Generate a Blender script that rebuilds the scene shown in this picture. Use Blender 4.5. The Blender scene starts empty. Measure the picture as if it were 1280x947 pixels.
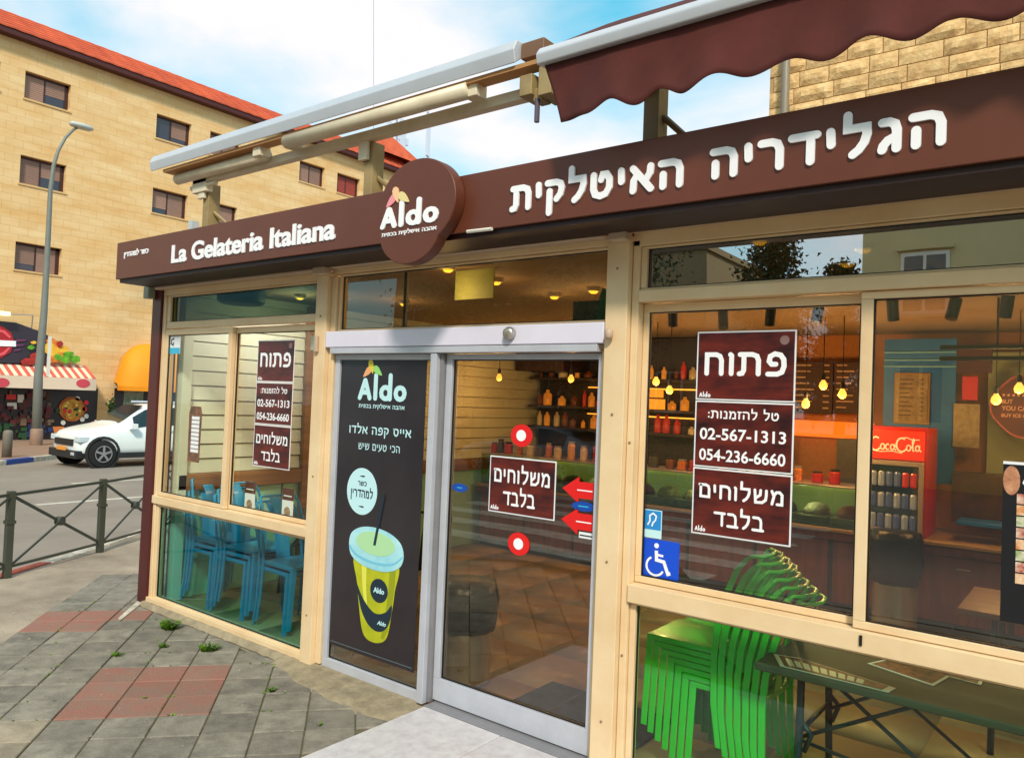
import bpy, math, random
from mathutils import Vector, Matrix
random.seed(7)
SC = bpy.context.scene
COL = SC.collection
R = math.radians
# ---------------------------------------------------------------- camera
cam_d = bpy.data.cameras.new('camera'); cam = bpy.data.objects.new('camera', cam_d); COL.objects.link(cam)
FPX, CX, CY = 960.0, 640.0, 473.5
mX = Vector((-1240, 23.5, -FPX)).normalized(); Xa = -mX
cz = -(mX[0]*.04 + mX[1])/mX[2]
Za = Vector((.04, 1, cz)).normalized(); Ya = Za.cross(Xa)
M3 = Matrix((Xa, Ya, Za))
CAM = Vector((0, -3.236, 1.8))
cam.matrix_world = Matrix.Translation(CAM) @ M3.to_4x4()
cam_d.sensor_width = 36; cam_d.lens = 36*FPX/1280; cam_d.clip_start = .05; cam_d.clip_end = 2000
SC.camera = cam
def at(u, v, x=None, y=None, z=None):
    "point where the sight line through a photo pixel meets a wall or floor plane"
    d = M3 @ Vector((u-CX, CY-v, -FPX))
    t = ((x-CAM.x)/d.x) if x is not None else ((y-CAM.y)/d.y) if y is not None else ((z-CAM.z)/d.z)
    return CAM + d*t
# ---------------------------------------------------------------- world
SC.view_settings.view_transform = 'Standard'; SC.view_settings.look = 'None'
SC.view_settings.exposure = 0.3; SC.view_settings.gamma = 1.0
SUN_EL, SUN_AZ = R(42), R(140)
w = bpy.data.worlds.new('World'); SC.world = w; w.use_nodes = True
nt = w.node_tree; nt.nodes.clear(); N = nt.nodes.new; L = nt.links.new
sky = N('ShaderNodeTexSky'); sky.sky_type = 'NISHITA'; sky.sun_disc = False
sky.sun_elevation = SUN_EL; sky.sun_rotation = SUN_AZ; sky.air_density = 1.0; sky.dust_density = 1.5; sky.ozone_density = 1.5
tc = N('ShaderNodeTexCoord')
mp = N('ShaderNodeMapping'); mp.inputs['Scale'].default_value = (1.0, 1.0, 2.2); mp.inputs['Location'].default_value = (.35, .1, .4)
L(tc.outputs['Generated'], mp.inputs['Vector'])
nz = N('ShaderNodeTexNoise'); nz.inputs['Scale'].default_value = 1.55; nz.inputs['Detail'].default_value = 7; nz.inputs['Roughness'].default_value = .52
nz.inputs['Distortion'].default_value = .25
L(mp.outputs[0], nz.inputs['Vector'])
cr = N('ShaderNodeValToRGB'); cr.color_ramp.elements[0].position = .41; cr.color_ramp.elements[1].position = .60
L(nz.outputs['Fac'], cr.inputs[0])
tint = N('ShaderNodeMix'); tint.data_type = 'RGBA'; tint.blend_type = 'MULTIPLY'; tint.inputs[0].default_value = 1
tint.inputs[7].default_value = (.8, 1.3, 1.1, 1); L(sky.outputs[0], tint.inputs[6])
addc = N('ShaderNodeMix'); addc.data_type = 'RGBA'; addc.blend_type = 'ADD'; addc.inputs[0].default_value = 1
L(tint.outputs[2], addc.inputs[6]); addc.inputs[7].default_value = (.4, 3.0, 4.1, 1)
mx = N('ShaderNodeMix'); mx.data_type = 'RGBA'
L(cr.outputs[0], mx.inputs[0]); L(addc.outputs[2], mx.inputs[6]); mx.inputs[7].default_value = (9.0, 8.8, 9.0, 1)
bg = N('ShaderNodeBackground'); bg.inputs[1].default_value = .092; L(mx.outputs[2], bg.inputs[0])
wo = N('ShaderNodeOutputWorld'); L(bg.outputs[0], wo.inputs[0])
sd = bpy.data.lights.new('sun', 'SUN'); sd.energy = 2.8; sd.angle = R(7); sd.color = (1, .90, .77)
sun = bpy.data.objects.new('sun', sd); COL.objects.link(sun)
# light comes from behind the photographer, a little to the right
sdir = Vector((math.sin(SUN_AZ)*math.cos(SUN_EL), math.cos(SUN_AZ)*math.cos(SUN_EL), math.sin(SUN_EL)))
sun.rotation_euler = sdir.to_track_quat('Z', 'Y').to_euler()
SC.cycles.max_bounces = 10; SC.cycles.transparent_max_bounces = 24; SC.cycles.glossy_bounces = 4; SC.cycles.diffuse_bounces = 3
SC.cycles.caustics_reflective = False; SC.cycles.caustics_refractive = False
SC.cycles.sample_clamp_indirect = 4.0
# ---------------------------------------------------------------- materials
def lin(c):
    return tuple(((x/255)/12.92 if x/255 <= .04045 else ((x/255+.055)/1.055)**2.4) for x in c)
MATS = {}
def mat(name, rgb, rough=.6, metal=0., var=0., scale=8., bump=0., bscale=None, emit=0., spec=.5, rgb2=None, objvar=0., coat=0., stretch=None, detail=5):
    if name in MATS: return MATS[name]
    m = bpy.data.materials.new(name); m.use_nodes = True; t = m.node_tree; p = t.nodes['Principled BSDF']
    a = lin(rgb); p.inputs['Roughness'].default_value = rough; p.inputs['Metallic'].default_value = metal
    p.inputs['Specular IOR Level'].default_value = spec; p.inputs['Coat Weight'].default_value = coat
    p.inputs['Base Color'].default_value = (*a, 1)
    b = lin(rgb2) if rgb2 else tuple(x*(1-var) for x in a)
    co = t.nodes.new('ShaderNodeTexCoord'); vec = co.outputs['Object']
    if stretch:
        q = t.nodes.new('ShaderNodeMapping'); q.inputs['Scale'].default_value = stretch; t.links.new(vec, q.inputs[0]); vec = q.outputs[0]
    if objvar:
        oi = t.nodes.new('ShaderNodeObjectInfo'); av = t.nodes.new('ShaderNodeVectorMath'); av.operation = 'MULTIPLY_ADD'
        t.links.new(oi.outputs['Random'], av.inputs[0]); av.inputs[1].default_value = (57, 31, 13); t.links.new(vec, av.inputs[2]); vec = av.outputs[0]
    col = None
    if var or rgb2:
        n = t.nodes.new('ShaderNodeTexNoise'); n.inputs['Scale'].default_value = scale; n.inputs['Detail'].default_value = detail; n.inputs['Roughness'].default_value = .65
        t.links.new(vec, n.inputs['Vector'])
        r = t.nodes.new('ShaderNodeValToRGB'); r.color_ramp.elements[0].position = .33; r.color_ramp.elements[1].position = .67
        r.color_ramp.elements[0].color = (*b, 1); r.color_ramp.elements[1].color = (*a, 1)
        t.links.new(n.outputs['Fac'], r.inputs[0]); col = r.outputs[0]
    if objvar:
        hs = t.nodes.new('ShaderNodeHueSaturation'); mr = t.nodes.new('ShaderNodeMapRange')
        mr.inputs[3].default_value = 1-objvar; mr.inputs[4].default_value = 1+objvar
        t.links.new(oi.outputs['Random'], mr.inputs[0]); t.links.new(mr.outputs[0], hs.inputs['Value'])
        if col: t.links.new(col, hs.inputs['Color'])
        else: hs.inputs['Color'].default_value = (*a, 1)
        col = hs.outputs[0]
    if col: t.links.new(col, p.inputs['Base Color'])
    if bump:
        n2 = t.nodes.new('ShaderNodeTexNoise'); n2.inputs['Scale'].default_value = bscale or scale*6; n2.inputs['Detail'].default_value = 6
        t.links.new(vec, n2.inputs['Vector']); bn = t.nodes.new('ShaderNodeBump'); bn.inputs['Strength'].default_value = bump; bn.inputs['Distance'].default_value = .01
        t.links.new(n2.outputs['Fac'], bn.inputs['Height']); t.links.new(bn.outputs[0], p.inputs['Normal'])
    if emit:
        p.inputs['Emission Color'].default_value = (*a, 1); p.inputs['Emission Strength'].default_value = emit
    MATS[name] = m; return m
def glass(name, tintc, refl=1.6, rough=0.0):
    if name in MATS: return MATS[name]
    m = bpy.data.materials.new(name); m.use_nodes = True; t = m.node_tree; t.nodes.clear()
    o = t.nodes.new('ShaderNodeOutputMaterial'); mixs = t.nodes.new('ShaderNodeMixShader')
    tr = t.nodes.new('ShaderNodeBsdfTransparent'); tr.inputs[0].default_value = (*tintc, 1)
    gl = t.nodes.new('ShaderNodeBsdfGlossy'); gl.inputs['Roughness'].default_value = rough
    fr = t.nodes.new('ShaderNodeFresnel'); fr.inputs[0].default_value = 1.5
    ge = t.nodes.new('ShaderNodeNewGeometry'); sb = t.nodes.new('ShaderNodeMath'); sb.operation = 'SUBTRACT'; sb.inputs[0].default_value = 1
    t.links.new(ge.outputs['Backfacing'], sb.inputs[1])
    mu = t.nodes.new('ShaderNodeMath'); mu.operation = 'MULTIPLY'; t.links.new(fr.outputs[0], mu.inputs[0]); t.links.new(sb.outputs[0], mu.inputs[1])
    m2 = t.nodes.new('ShaderNodeMath'); m2.operation = 'MULTIPLY'; m2.use_clamp = True; t.links.new(mu.outputs[0], m2.inputs[0]); m2.inputs[1].default_value = refl
    # faint waviness of float glass
    n = t.nodes.new('ShaderNodeTexNoise'); n.inputs['Scale'].default_value = 1.3; n.inputs['Detail'].default_value = 1
    co = t.nodes.new('ShaderNodeTexCoord'); t.links.new(co.outputs['Object'], n.inputs[0])
    b = t.nodes.new('ShaderNodeBump'); b.inputs['Strength'].default_value = .12; b.inputs['Distance'].default_value = .01; t.links.new(n.outputs['Fac'], b.inputs['Height']); t.links.new(b.outputs[0], gl.inputs['Normal'])
    t.links.new(m2.outputs[0], mixs.inputs[0]); t.links.new(tr.outputs[0], mixs.inputs[1]); t.links.new(gl.outputs[0], mixs.inputs[2]); t.links.new(mixs.outputs[0], o.inputs[0])
    MATS[name] = m; return m
cream = mat('cream_paint', (236, 210, 170), .42, rgb2=(222, 190, 146), scale=2.2, bump=.06, bscale=60, detail=9)
cream_dk = mat('beige_plastic', (196, 172, 148), .5, var=.12, scale=5)
maroon = mat('maroon_paint', (84, 26, 26), .4, var=.2, scale=4)
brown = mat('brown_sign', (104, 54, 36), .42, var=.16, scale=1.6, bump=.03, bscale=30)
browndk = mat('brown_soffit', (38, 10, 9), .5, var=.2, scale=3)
white = mat('white_letter', (246, 247, 252), .5, var=.02, scale=20)
offwhite = mat('off_white', (226, 222, 210), .5, var=.08, scale=9)
alu = mat('aluminium', (196, 198, 208), .4, metal=.12, var=.12, scale=7)
alud = mat('aluminium_dark', (140, 138, 142), .4, metal=.15, var=.15, scale=7)
header = mat('header_aluminium', (226, 222, 240), .45, metal=.0, var=.06, scale=4)
black = mat('black_plastic', (20, 20, 22), .45, var=.3, scale=9)
rubber = mat('rubber', (26, 26, 27), .75, var=.3, scale=20)
steel = mat('steel', (196, 192, 186), .3, metal=.7, var=.1, scale=3)
gl_clear = glass('glass_clear', (.86, .86, .79), 4.2)
gl_left = glass('glass_left', (.96, .98, .94), 1.2)
gl_top = glass('glass_transom', (.62, .60, .50), 2.2)
gl_topl = glass('glass_transom_left', (.26, .31, .22), .5)
gl_topr = glass('glass_transom_right', (.32, .32, .26), 16.0)
gl_teal = glass('glass_teal', (.60, .84, .82), 1.0)
gl_green = glass('glass_low_green', (.78, .94, .84), 1.4)
gl_door = glass('glass_door', (.76, .72, .62), 3.2)
# ---------------------------------------------------------------- mesh helpers
OFF = {}
class MB:
    def __init__(s): s.v = []; s.f = []
    def add(s, v, f):
        k = len(s.v); s.v += [tuple(p) for p in v]; s.f += [tuple(i+k for i in q) for q in f]; return s
    def box(s, x0, x1, y0, y1, z0, z1):
        return s.add([(x0,y0,z0),(x1,y0,z0),(x1,y1,z0),(x0,y1,z0),(x0,y0,z1),(x1,y0,z1),(x1,y1,z1),(x0,y1,z1)],
                     [(0,3,2,1),(4,5,6,7),(0,1,5,4),(1,2,6,5),(2,3,7,6),(3,0,4,7)])
    def extr(s, poly, n):   # poly: 3D points, extruded by vector n
        k = len(poly); n = Vector(n); P = [Vector(p) for p in poly]
        return s.add(P+[p+n for p in P], [tuple(range(k-1,-1,-1)), tuple(range(k,2*k))]+[(i,(i+1)%k,(i+1)%k+k,i+k) for i in range(k)])
    def xz(s, poly, y0, y1): return s.extr([(a,y0,b) for a,b in poly], (0,y1-y0,0))
    def yz(s, poly, x0, x1): return s.extr([(x0,a,b) for a,b in poly], (x1-x0,0,0))
    def xy(s, poly, z0, z1): return s.extr([(a,b,z0) for a,b in poly], (0,0,z1-z0))
    def tube(s, pts, r, n=8, cap=True, flat=None):
        P = [Vector(p) for p in pts]; k0 = len(s.v); m = len(P); up = None; rr = r if hasattr(r,'__len__') else [r]*m
        for i, p in enumerate(P):
            d = ((P[min(i+1,m-1)]-P[max(i-1,0)])).normalized()
            if up is None: up = Vector((0,0,1)) if abs(d.z) < .9 else Vector((1,0,0))
            a = d.cross(up).normalized(); b = a.cross(d).normalized(); up = b
            for j in range(n):
                t = 2*math.pi*j/n; s.v.append(tuple(p+(a*math.cos(t)*(flat or 1)+b*math.sin(t))*rr[i]))
        for i in range(m-1):
            for j in range(n):
                s.f.append((k0+i*n+j, k0+i*n+(j+1)%n, k0+(i+1)*n+(j+1)%n, k0+(i+1)*n+j))
        if cap: s.f.append(tuple(k0+j for j in range(n-1,-1,-1))); s.f.append(tuple(k0+(m-1)*n+j for j in range(n)))
        return s
    def bar(s, a, b, w, h, up=(0,0,1)):
        a = Vector(a); b = Vector(b); d = (b-a).normalized(); u = Vector(up); x = d.cross(u).normalized()*w/2; y = x.cross(d).normalized()*h/2
        return s.add([a-x-y,a+x-y,a+x+y,a-x+y,b-x-y,b+x-y,b+x+y,b-x+y],[(0,1,2,3),(7,6,5,4),(0,4,5,1),(1,5,6,2),(2,6,7,3),(3,7,4,0)])
    def lathe(s, prof, c, n=16, axis='z'):
        k0 = len(s.v); c = Vector(c)
        for r, h in prof:
            for j in range(n):
                t = 2*math.pi*j/n; a, b = r*math.cos(t), r*math.sin(t)
                s.v.append(tuple(c+(Vector((a,b,h)) if axis=='z' else Vector((a,h,b)) if axis=='y' else Vector((h,a,b)))))
        for i in range(len(prof)-1):
            for j in range(n): s.f.append((k0+i*n+j,k0+i*n+(j+1)%n,k0+(i+1)*n+(j+1)%n,k0+(i+1)*n+j))
        s.f.append(tuple(k0+j for j in range(n-1,-1,-1))); s.f.append(tuple(k0+(len(prof)-1)*n+j for j in range(n)))
        return s
    def build(s, name, m, parent=None, smooth=False, bevel=0, **kw):
        me = bpy.data.meshes.new(name); off = OFF.get(parent.name, Vector((0,0,0))) if parent else Vector((0,0,0))
        me.from_pydata([tuple(Vector(p)-off) for p in s.v], [], s.f); me.materials.append(m)
        o = bpy.data.objects.new(name, me); COL.objects.link(o)
        if parent: o.parent = parent; OFF[o.name] = off
        if smooth: me.polygons.foreach_set('use_smooth', [True]*len(me.polygons))
        if bevel:
            b = o.modifiers.new('bevel', 'BEVEL'); b.width = bevel; b.segments = 2; b.limit_method = 'ANGLE'
            me.polygons.foreach_set('use_smooth', [True]*len(me.polygons))
            wn = o.modifiers.new('normals', 'WEIGHTED_NORMAL')
        for k, x in kw.items(): o[k] = x
        return o
def thing(name, label, cat, loc=(0,0,0), group=None):
    o = bpy.data.objects.new(name, None); o.empty_display_size = .1; COL.objects.link(o); o.location = loc; OFF[o.name] = Vector(loc)
    o['label'] = label; o['category'] = cat
    if group: o['group'] = group
    return o
def tag(o, label, cat, group=None):
    o['label'] = label; o['category'] = cat
    if group: o['group'] = group
    return o
def struct(o): o['kind'] = 'structure'; return o
def stuff(o): o['kind'] = 'stuff'; return o
def copy_tree(o, parent=None):
    c = o.copy(); COL.objects.link(c); c.parent = parent
    for ch in list(o.children): copy_tree(ch, c)
    return c
# ---------------------------------------------------------------- lettering
LATIN = {}
def latin(s, off=.018):
    if (s, off) in LATIN: return LATIN[(s, off)]
    c = bpy.data.curves.new('t', 'FONT'); c.body = s; c.offset = off; c.extrude = .5; c.resolution_u = 4
    o = bpy.data.objects.new('t', c); me = o.to_mesh()
    V = [tuple(v.co) for v in me.vertices]; F = [tuple(p.vertices) for p in me.polygons]
    o.to_mesh_clear(); bpy.data.objects.remove(o); bpy.data.curves.remove(c)
    LATIN[(s, off)] = (V, F); return V, F
HB = {
'ה': (.88, [[(.06,.9),(.5,.9),(.68,.83),(.75,.65),(.75,.1)], [(.14,.52),(.14,.1)]]),
'ח': (.88, [[(.13,.1),(.13,.9),(.52,.9),(.68,.83),(.75,.65),(.75,.1)]]),
'ת': (.95, [[(.04,.1),(.16,.12),(.22,.25),(.22,.9)], [(.06,.9),(.56,.9),(.74,.83),(.81,.65),(.81,.1)]]),
'ל': (.74, [[(.1,1.3),(.1,.88),(.62,.88),(.63,.66),(.56,.42),(.42,.22),(.26,.1)]]),
'ר': (.74, [[(.05,.9),(.38,.9),(.55,.83),(.62,.65),(.62,.1)]]),
'ד': (.84, [[(.05,.9),(.78,.9)], [(.6,.9),(.6,.1)]]),
'י': (.30, [[(.13,.9),(.15,.5)]]),
'ו': (.30, [[(.1,.9),(.15,.85),(.15,.1)]]),
'ן': (.30, [[(.1,.9),(.15,.85),(.15,-.3)]]),
'ז': (.46, [[(.05,.9),(.4,.88)], [(.22,.88),(.2,.1)]]),
'ג': (.62, [[(.1,.9),(.28,.9),(.42,.82),(.47,.65),(.47,.1)], [(.45,.45),(.25,.36),(.13,.22),(.1,.1)]]),
'א': (.92, [[(.1,.9),(.8,.1)], [(.78,.9),(.76,.66),(.62,.45)], [(.28,.66),(.14,.45),(.12,.1)]]),
'ט': (.92, [[(.12,.9),(.12,.38),(.2,.18),(.42,.1),(.64,.16),(.78,.38),(.78,.7),(.66,.88),(.5,.88),(.44,.7)]]),
'ק': (.82, [[(.05,.9),(.46,.9),(.64,.83),(.7,.66),(.64,.42),(.48,.25)], [(.15,.58),(.15,-.25)]]),
'פ': (.84, [[(.1,.1),(.46,.1),(.64,.18),(.72,.42),(.7,.7),(.58,.87),(.36,.92),(.18,.82),(.14,.62),(.24,.5),(.4,.5)]]),
'מ': (.90, [[(.1,.92),(.24,.6),(.12,.1)], [(.22,.66),(.4,.87),(.6,.88),(.76,.72),(.76,.1),(.45,.1)]]),
'ם': (.86, [[(.05,.9),(.5,.9),(.68,.82),(.74,.62),(.74,.1),(.14,.1),(.14,.86)]]),
'ש': (1.0, [[(.12,.9),(.18,.1),(.62,.12),(.84,.3),(.88,.6),(.88,.9)], [(.5,.9),(.48,.6),(.24,.42)]]),
'ב': (.80, [[(.08,.9),(.42,.9),(.58,.8),(.62,.6),(.62,.1)], [(.05,.1),(.76,.1)]]),
'כ': (.76, [[(.08,.9),(.4,.9),(.58,.8),(.66,.5),(.58,.2),(.4,.1),(.08,.1)]]),
'נ': (.54, [[(.14,.9),(.3,.88),(.4,.76),(.4,.1),(.08,.1)]]),
'ס': (.90, [[(.05,.9),(.58,.9),(.74,.78),(.78,.5),(.68,.22),(.48,.1),(.28,.18),(.16,.4),(.14,.86)]]),
'ע': (.82, [[(.12,.9),(.22,.55),(.42,.25)], [(.68,.9),(.67,.5),(.5,.24),(.05,.0)]]),
'A': (.74, [[(.08,.10),(.36,.92)], [(.38,.92),(.66,.10)], [(.20,.36),(.54,.36)]]),
'l': (.20, [[(.10,.10),(.10,1.16)]]),
'd': (.66, [[(.56,.36),(.52,.20),(.42,.11),(.33,.10),(.22,.13),(.12,.22),(.09,.36)], [(.09,.36),(.12,.50),(.22,.60),(.33,.62),(.44,.60),(.53,.50),(.56,.36)], [(.58,.10),(.58,1.16)]]),
'o': (.66, [[(.57,.36),(.53,.21),(.45,.13),(.33,.10),(.21,.13),(.13,.21),(.09,.36)], [(.09,.36),(.13,.51),(.21,.59),(.33,.62),(.45,.59),(.53,.51),(.57,.36)]]),
' ': (.42, []), ':': (.26, [[(.12,.72),(.12,.66)], [(.12,.22),(.12,.16)]]), '-': (.4, [[(.08,.5),(.34,.5)]]), '.': (.25, [[(.12,.1),(.13,.1)]]),
}
def stroke_poly(pl, w, n=4):
    P = [Vector(p) for p in pl]; r = w/2; left = []; right = []
    for i, p in enumerate(P):
        d0 = (P[i]-P[i-1]).normalized() if i else (P[1]-P[0]).normalized(); d1 = (P[i+1]-P[i]).normalized() if i < len(P)-1 else d0
        nn = Vector((-(d0+d1).y, (d0+d1).x)).normalized(); c = max(.62, nn.dot(Vector((-d0.y, d0.x))))
        left.append(p+nn*r/c); right.append(p-nn*r/c)
    return left, right, P, r
def hebrew(s, w=.21, gap=.14):
    "returns [(verts(x,y,z), faces)] per letter, laid out right to left; z 0..1 is depth"
    out = []; x = 0
    for ch in reversed(s):
        wd, strokes = HB[ch]; V = []; F = []
        for si, pl in enumerate(strokes):
            l, r_, P, r = stroke_poly(pl, w); k = len(V); m = len(P); e = .02*si; Z = [e-.0, 1+e]
            for zz in Z:
                for q in l+r_: V.append((q.x+x, q.y, zz))
            for i in range(m-1):
                F.append((k+2*m+i, k+2*m+m+i, k+2*m+m+i+1, k+2*m+i+1)); F.append((k+i, k+i+1, k+m+i+1, k+m+i))
                F.append((k+i, k+2*m+i, k+2*m+i+1, k+i+1)); F.append((k+m+i, k+m+i+1, k+3*m+i+1, k+3*m+i))
            for end in (0, m-1):   # round caps
                d = (P[1]-P[0]).normalized()*-1 if end == 0 else (P[-1]-P[-2]).normalized()
                a0 = math.atan2(d.y, d.x)-math.pi/2; kk = len(V); n = 6
                for zz in Z:
                    for j in range(n+1):
                        a = a0+math.pi*j/n; V.append((P[end].x+x+r*math.cos(a), P[end].y+r*math.sin(a), zz))
                F.append(tuple(range(kk+n+1, kk+2*n+2))); F.append(tuple(range(kk+n, kk-1, -1)))
                for j in range(n): F.append((kk+j, kk+j+1, kk+n+2+j, kk+n+1+j))
        if V: out.append((V, F))
        x += wd+gap
    return out, x-gap
def letters(s, heb, x0, x1, zb, h, y, depth, m, parent, name='lettering', split=False, basis=None, w=.21, off=.018, slant=0., pname='letter'):
    """write s between x0 and x1 with its foot at zb and letter height h, standing proud of plane y towards -y by depth"""
    if heb: items, W = hebrew(s, w); H = 1.0; X0 = 0
    else:
        V, F = latin(s, off); X0 = min(v[0] for v in V); W = max(v[0] for v in V)-X0; H = .72; items = [(V, F)]
        if split:   # islands that overlap sideways are one letter
            par = list(range(len(V)))
            def fd(i):
                while par[i] != i: par[i] = par[par[i]]; i = par[i]
                return i
            for f in F:
                for q in f[1:]: par[fd(q)] = fd(f[0])
            isl = {}
            for i in range(len(V)): isl.setdefault(fd(i), []).append(i)
            rng = sorted([(min(V[i][0] for i in g), max(V[i][0] for i in g), g) for g in isl.values()], key=lambda t: t[0])
            merged = []
            for a, b, g in rng:
                if merged and a < merged[-1][1]-.02: merged[-1][1] = max(merged[-1][1], b); merged[-1][2] = merged[-1][2]+g
                else: merged.append([a, b, list(g)])
            items = []
            for a, b, g in merged:
                ix = {q: k for k, q in enumerate(g)}; items.append(([V[i] for i in g], [tuple(ix[q] for q in f) for f in F if f[0] in ix]))
    sx = (x1-x0)/W; sz = h/H; allb = MB()
    for V, F in items:
        zz = [v[2] for v in V]; lo = min(0, min(zz)); hi = max(1, max(zz)) if heb else max(zz); lo = 0 if heb else min(zz)
        b = MB()
        for vx, vy, vz in V:
            t = ((vz-lo)/(hi-lo)) if not heb else vz
            X = x0+(vx-X0+vy*slant)*sx; Z = zb+vy*sz
            b.v.append((X, y-depth*t, Z) if basis is None else tuple(basis(X, Z, depth*t)))
        b.f = list(F)
        if split: b.build(pname, m, parent)
        else: allb.add(b.v, b.f)
    if not split: return allb.build(name, m, parent)
def blob(cx, cz, rx, rz, n=28, a0=0):
    return [(cx+rx*math.cos(2*math.pi*i/n+a0), cz+rz*math.sin(2*math.pi*i/n+a0)) for i in range(n)]
def smooth(pl, n=5):
    out = []; m = len(pl)
    for i in range(m):
        p0, p1, p2, p3 = (Vector(pl[(i+k) % m]) for k in (-1,0,1,2))
        for j in range(n):
            t = j/n; q = .5*((2*p1)+(p2-p0)*t+(2*p0-5*p1+4*p2-p3)*t*t+(3*p1-p0-3*p2+p3)*t*t*t); out.append((q.x, q.y))
    return out
def petal_poly(cx, cz, L_, W_, ang, n=16):
    out = []
    for i in range(n):
        t = 2*math.pi*i/n; r = 1; x = math.cos(t)*L_*.5; z = math.sin(t)*W_*.5*(.62+.38*math.cos(t)); out.append((cx+x*math.cos(ang)-z*math.sin(ang), cz+x*math.sin(ang)+z*math.cos(ang)))
    return out
pet_pink = mat('petal_pink', (240, 150, 160), .4); pet_peach = mat('petal_peach', (246, 196, 150), .4); pet_cream = mat('petal_cream', (232, 214, 150), .4)
pet_yel = mat('petal_yellow', (226, 206, 60), .4); pet_grn = mat('petal_green', (150, 214, 120), .4); pet_org = mat('petal_orange', (240, 170, 120), .4)
def logo(x0, x1, zb, h, y, d, m, parent, cols, split=True, tagline=True):
    letters('odlA', True, x0, x1, zb, h, y, d, m, parent, split=split, w=.22)
    W = x1-x0; c = x0+W*.27; zt = zb+h*1.2
    for pk, (dx, dz, a, cc) in enumerate(((-.10, .10, 40, cols[0]), (-.01, .36, 110, cols[1]), (.13, .16, 145, cols[2]))):
        MB().xz(petal_poly(c+dx*W, zt+dz*h, .22*W, .15*W, R(a+0)), y-d-.0006*pk, y-.0002*(pk+1)).build('petal', cc, parent)
    if tagline: letters('אהבה איטלקית בכפית', True, x0+W*.02, x1-W*.02, zb-h*.36, h*.17, y, d*.6, m, parent, 'tagline', w=.2)
# ================================================================ SETTING
def gz(x): return min(0.0, .018*(x+6.5))
def ggr(u, v, dz=0):
    d = M3 @ Vector((u-CX, CY-v, -FPX)); t = (.018*6.5-1.8+dz)/(d.z-.018*d.x); return CAM+d*t
def sheet(name, poly, m, dz=0., cuts=(-6.5,), parent=None):
    import bmesh
    bm = bmesh.new(); vs = [bm.verts.new((a, b, 0)) for a, b in poly]; f = bm.faces.new(vs)
    if f.normal.z < 0 or (f.normal_update() or f.normal.z < 0): f.normal_flip()
    for c in cuts: bmesh.ops.bisect_plane(bm, geom=bm.verts[:]+bm.edges[:]+bm.faces[:], plane_co=(c,0,0), plane_no=(1,0,0))
    bmesh.ops.triangulate(bm, faces=bm.faces[:])
    for v in bm.verts: v.co.z = gz(v.co.x)+dz
    me = bpy.data.meshes.new(name); bm.to_mesh(me); bm.free(); me.materials.append(m)
    o = bpy.data.objects.new(name, me); COL.objects.link(o)
    if parent: o.parent = parent
    return o
asphalt = mat('asphalt', (146, 134, 122), .85, var=.22, scale=.9, bump=.35, bscale=60)
pavem = mat('worn_concrete', (176, 160, 140), .85, rgb2=(128, 114, 98), scale=1.4, bump=.5, bscale=45, detail=10)
bedm = mat('joint_sand', (112, 100, 76), .95, rgb2=(84, 86, 56), scale=6, bump=.4)
farpav = mat('far_pavement', (150, 120, 100), .85, var=.15, scale=1.2)
struct(sheet('road', [(-31,-300),(300,-300),(300,400),(-31,400)], asphalt, -.12))
struct(sheet('ground', [(-400,-400),(400,-400),(400,500),(-400,500)], mat('earth', (120,108,90), .95, var=.3, scale=.2), -.5))
KP = [(-60,82),(-14,8),(-11.4,4.3),(-9.88,1.83),(-9.1,.9),(-8.52,.08),(-8.05,-.62),(-7.35,-1.75),(-6.4,-3.1),(-4.8,-4.0),(-2.5,-4.35),(1,-4.45),(16,-4.5)]
struct(sheet('pavement', KP+[(16,9),(16,60),(-20,60)], pavem, 0.0))
# kerb stones of the near pavement, painted in places
k_white = mat('kerb_white', (222, 214, 198), .7, rgb2=(150, 140, 124), scale=9); k_red = mat('kerb_red', (200, 84, 62), .7, rgb2=(140, 70, 52), scale=12)
k_grey = mat('kerb_grey', (150, 142, 128), .8, var=.25, scale=6); k_blue = mat('kerb_blue', (40, 78, 160), .7, var=.3, scale=8)
def kerb(name, path, cols, L0=.5, wid=.13):
    root = bpy.data.objects.new(name, None); COL.objects.link(root); root['kind'] = 'structure'
    k = 0
    for i in range(len(path)-1):
        a, b = Vector(path[i]), Vector(path[i+1]); n = max(1, round((b-a).length/L0)); 
        if (b-a).length > 12: n = 10
        for j in range(n):
            p = a.lerp(b, j/n); q = a.lerp(b, (j+1)/n); d = (q-p).normalized(); nn = Vector((d.y, -d.x))*wid
            p2 = p+d*.006; q2 = q-d*.006
            m = cols(k, (p+q)/2); k += 1
            mb = MB(); z = gz(p.x)
            P = [(p2.x,p2.y),(q2.x,q2.y),(q2.x+nn.x,q2.y+nn.y),(p2.x+nn.x,p2.y+nn.y)]
            mb.add([(x,y,gz(x)-.2) for x,y in P]+[(x,y,gz(x)+.012) for x,y in P], [(3,2,1,0),(4,5,6,7),(0,1,5,4),(1,2,6,5),(2,3,7,6),(3,0,4,7)])
            mb.build('kerb_stone', m, root, bevel=.012)
def ncol(k, c):
    if -8.62 < c.x < -7.95: return k_red
    if -10.9 < c.x < -7.3: return k_white
    return k_grey
kerb('kerb', [(a, b) for a, b in reversed(KP[1:])], ncol)
KF = [(-20.2,-6),(-21.2,2.2),(-22.6,4.48),(-24.15,6.3),(-24.3,9),(-24.3,46)]
struct(sheet('far_pavement', [(-33.5,-60),(-20.2,-60)]+KF+[(-33.5,46)], farpav, 0.0))
def fcol(k, c): return (k_blue if k % 4 in (1,) else k_white) if c.y < 8 else k_white
kerb('far_kerb', list(reversed(KF)), fcol, 1.3, -.18)
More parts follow.
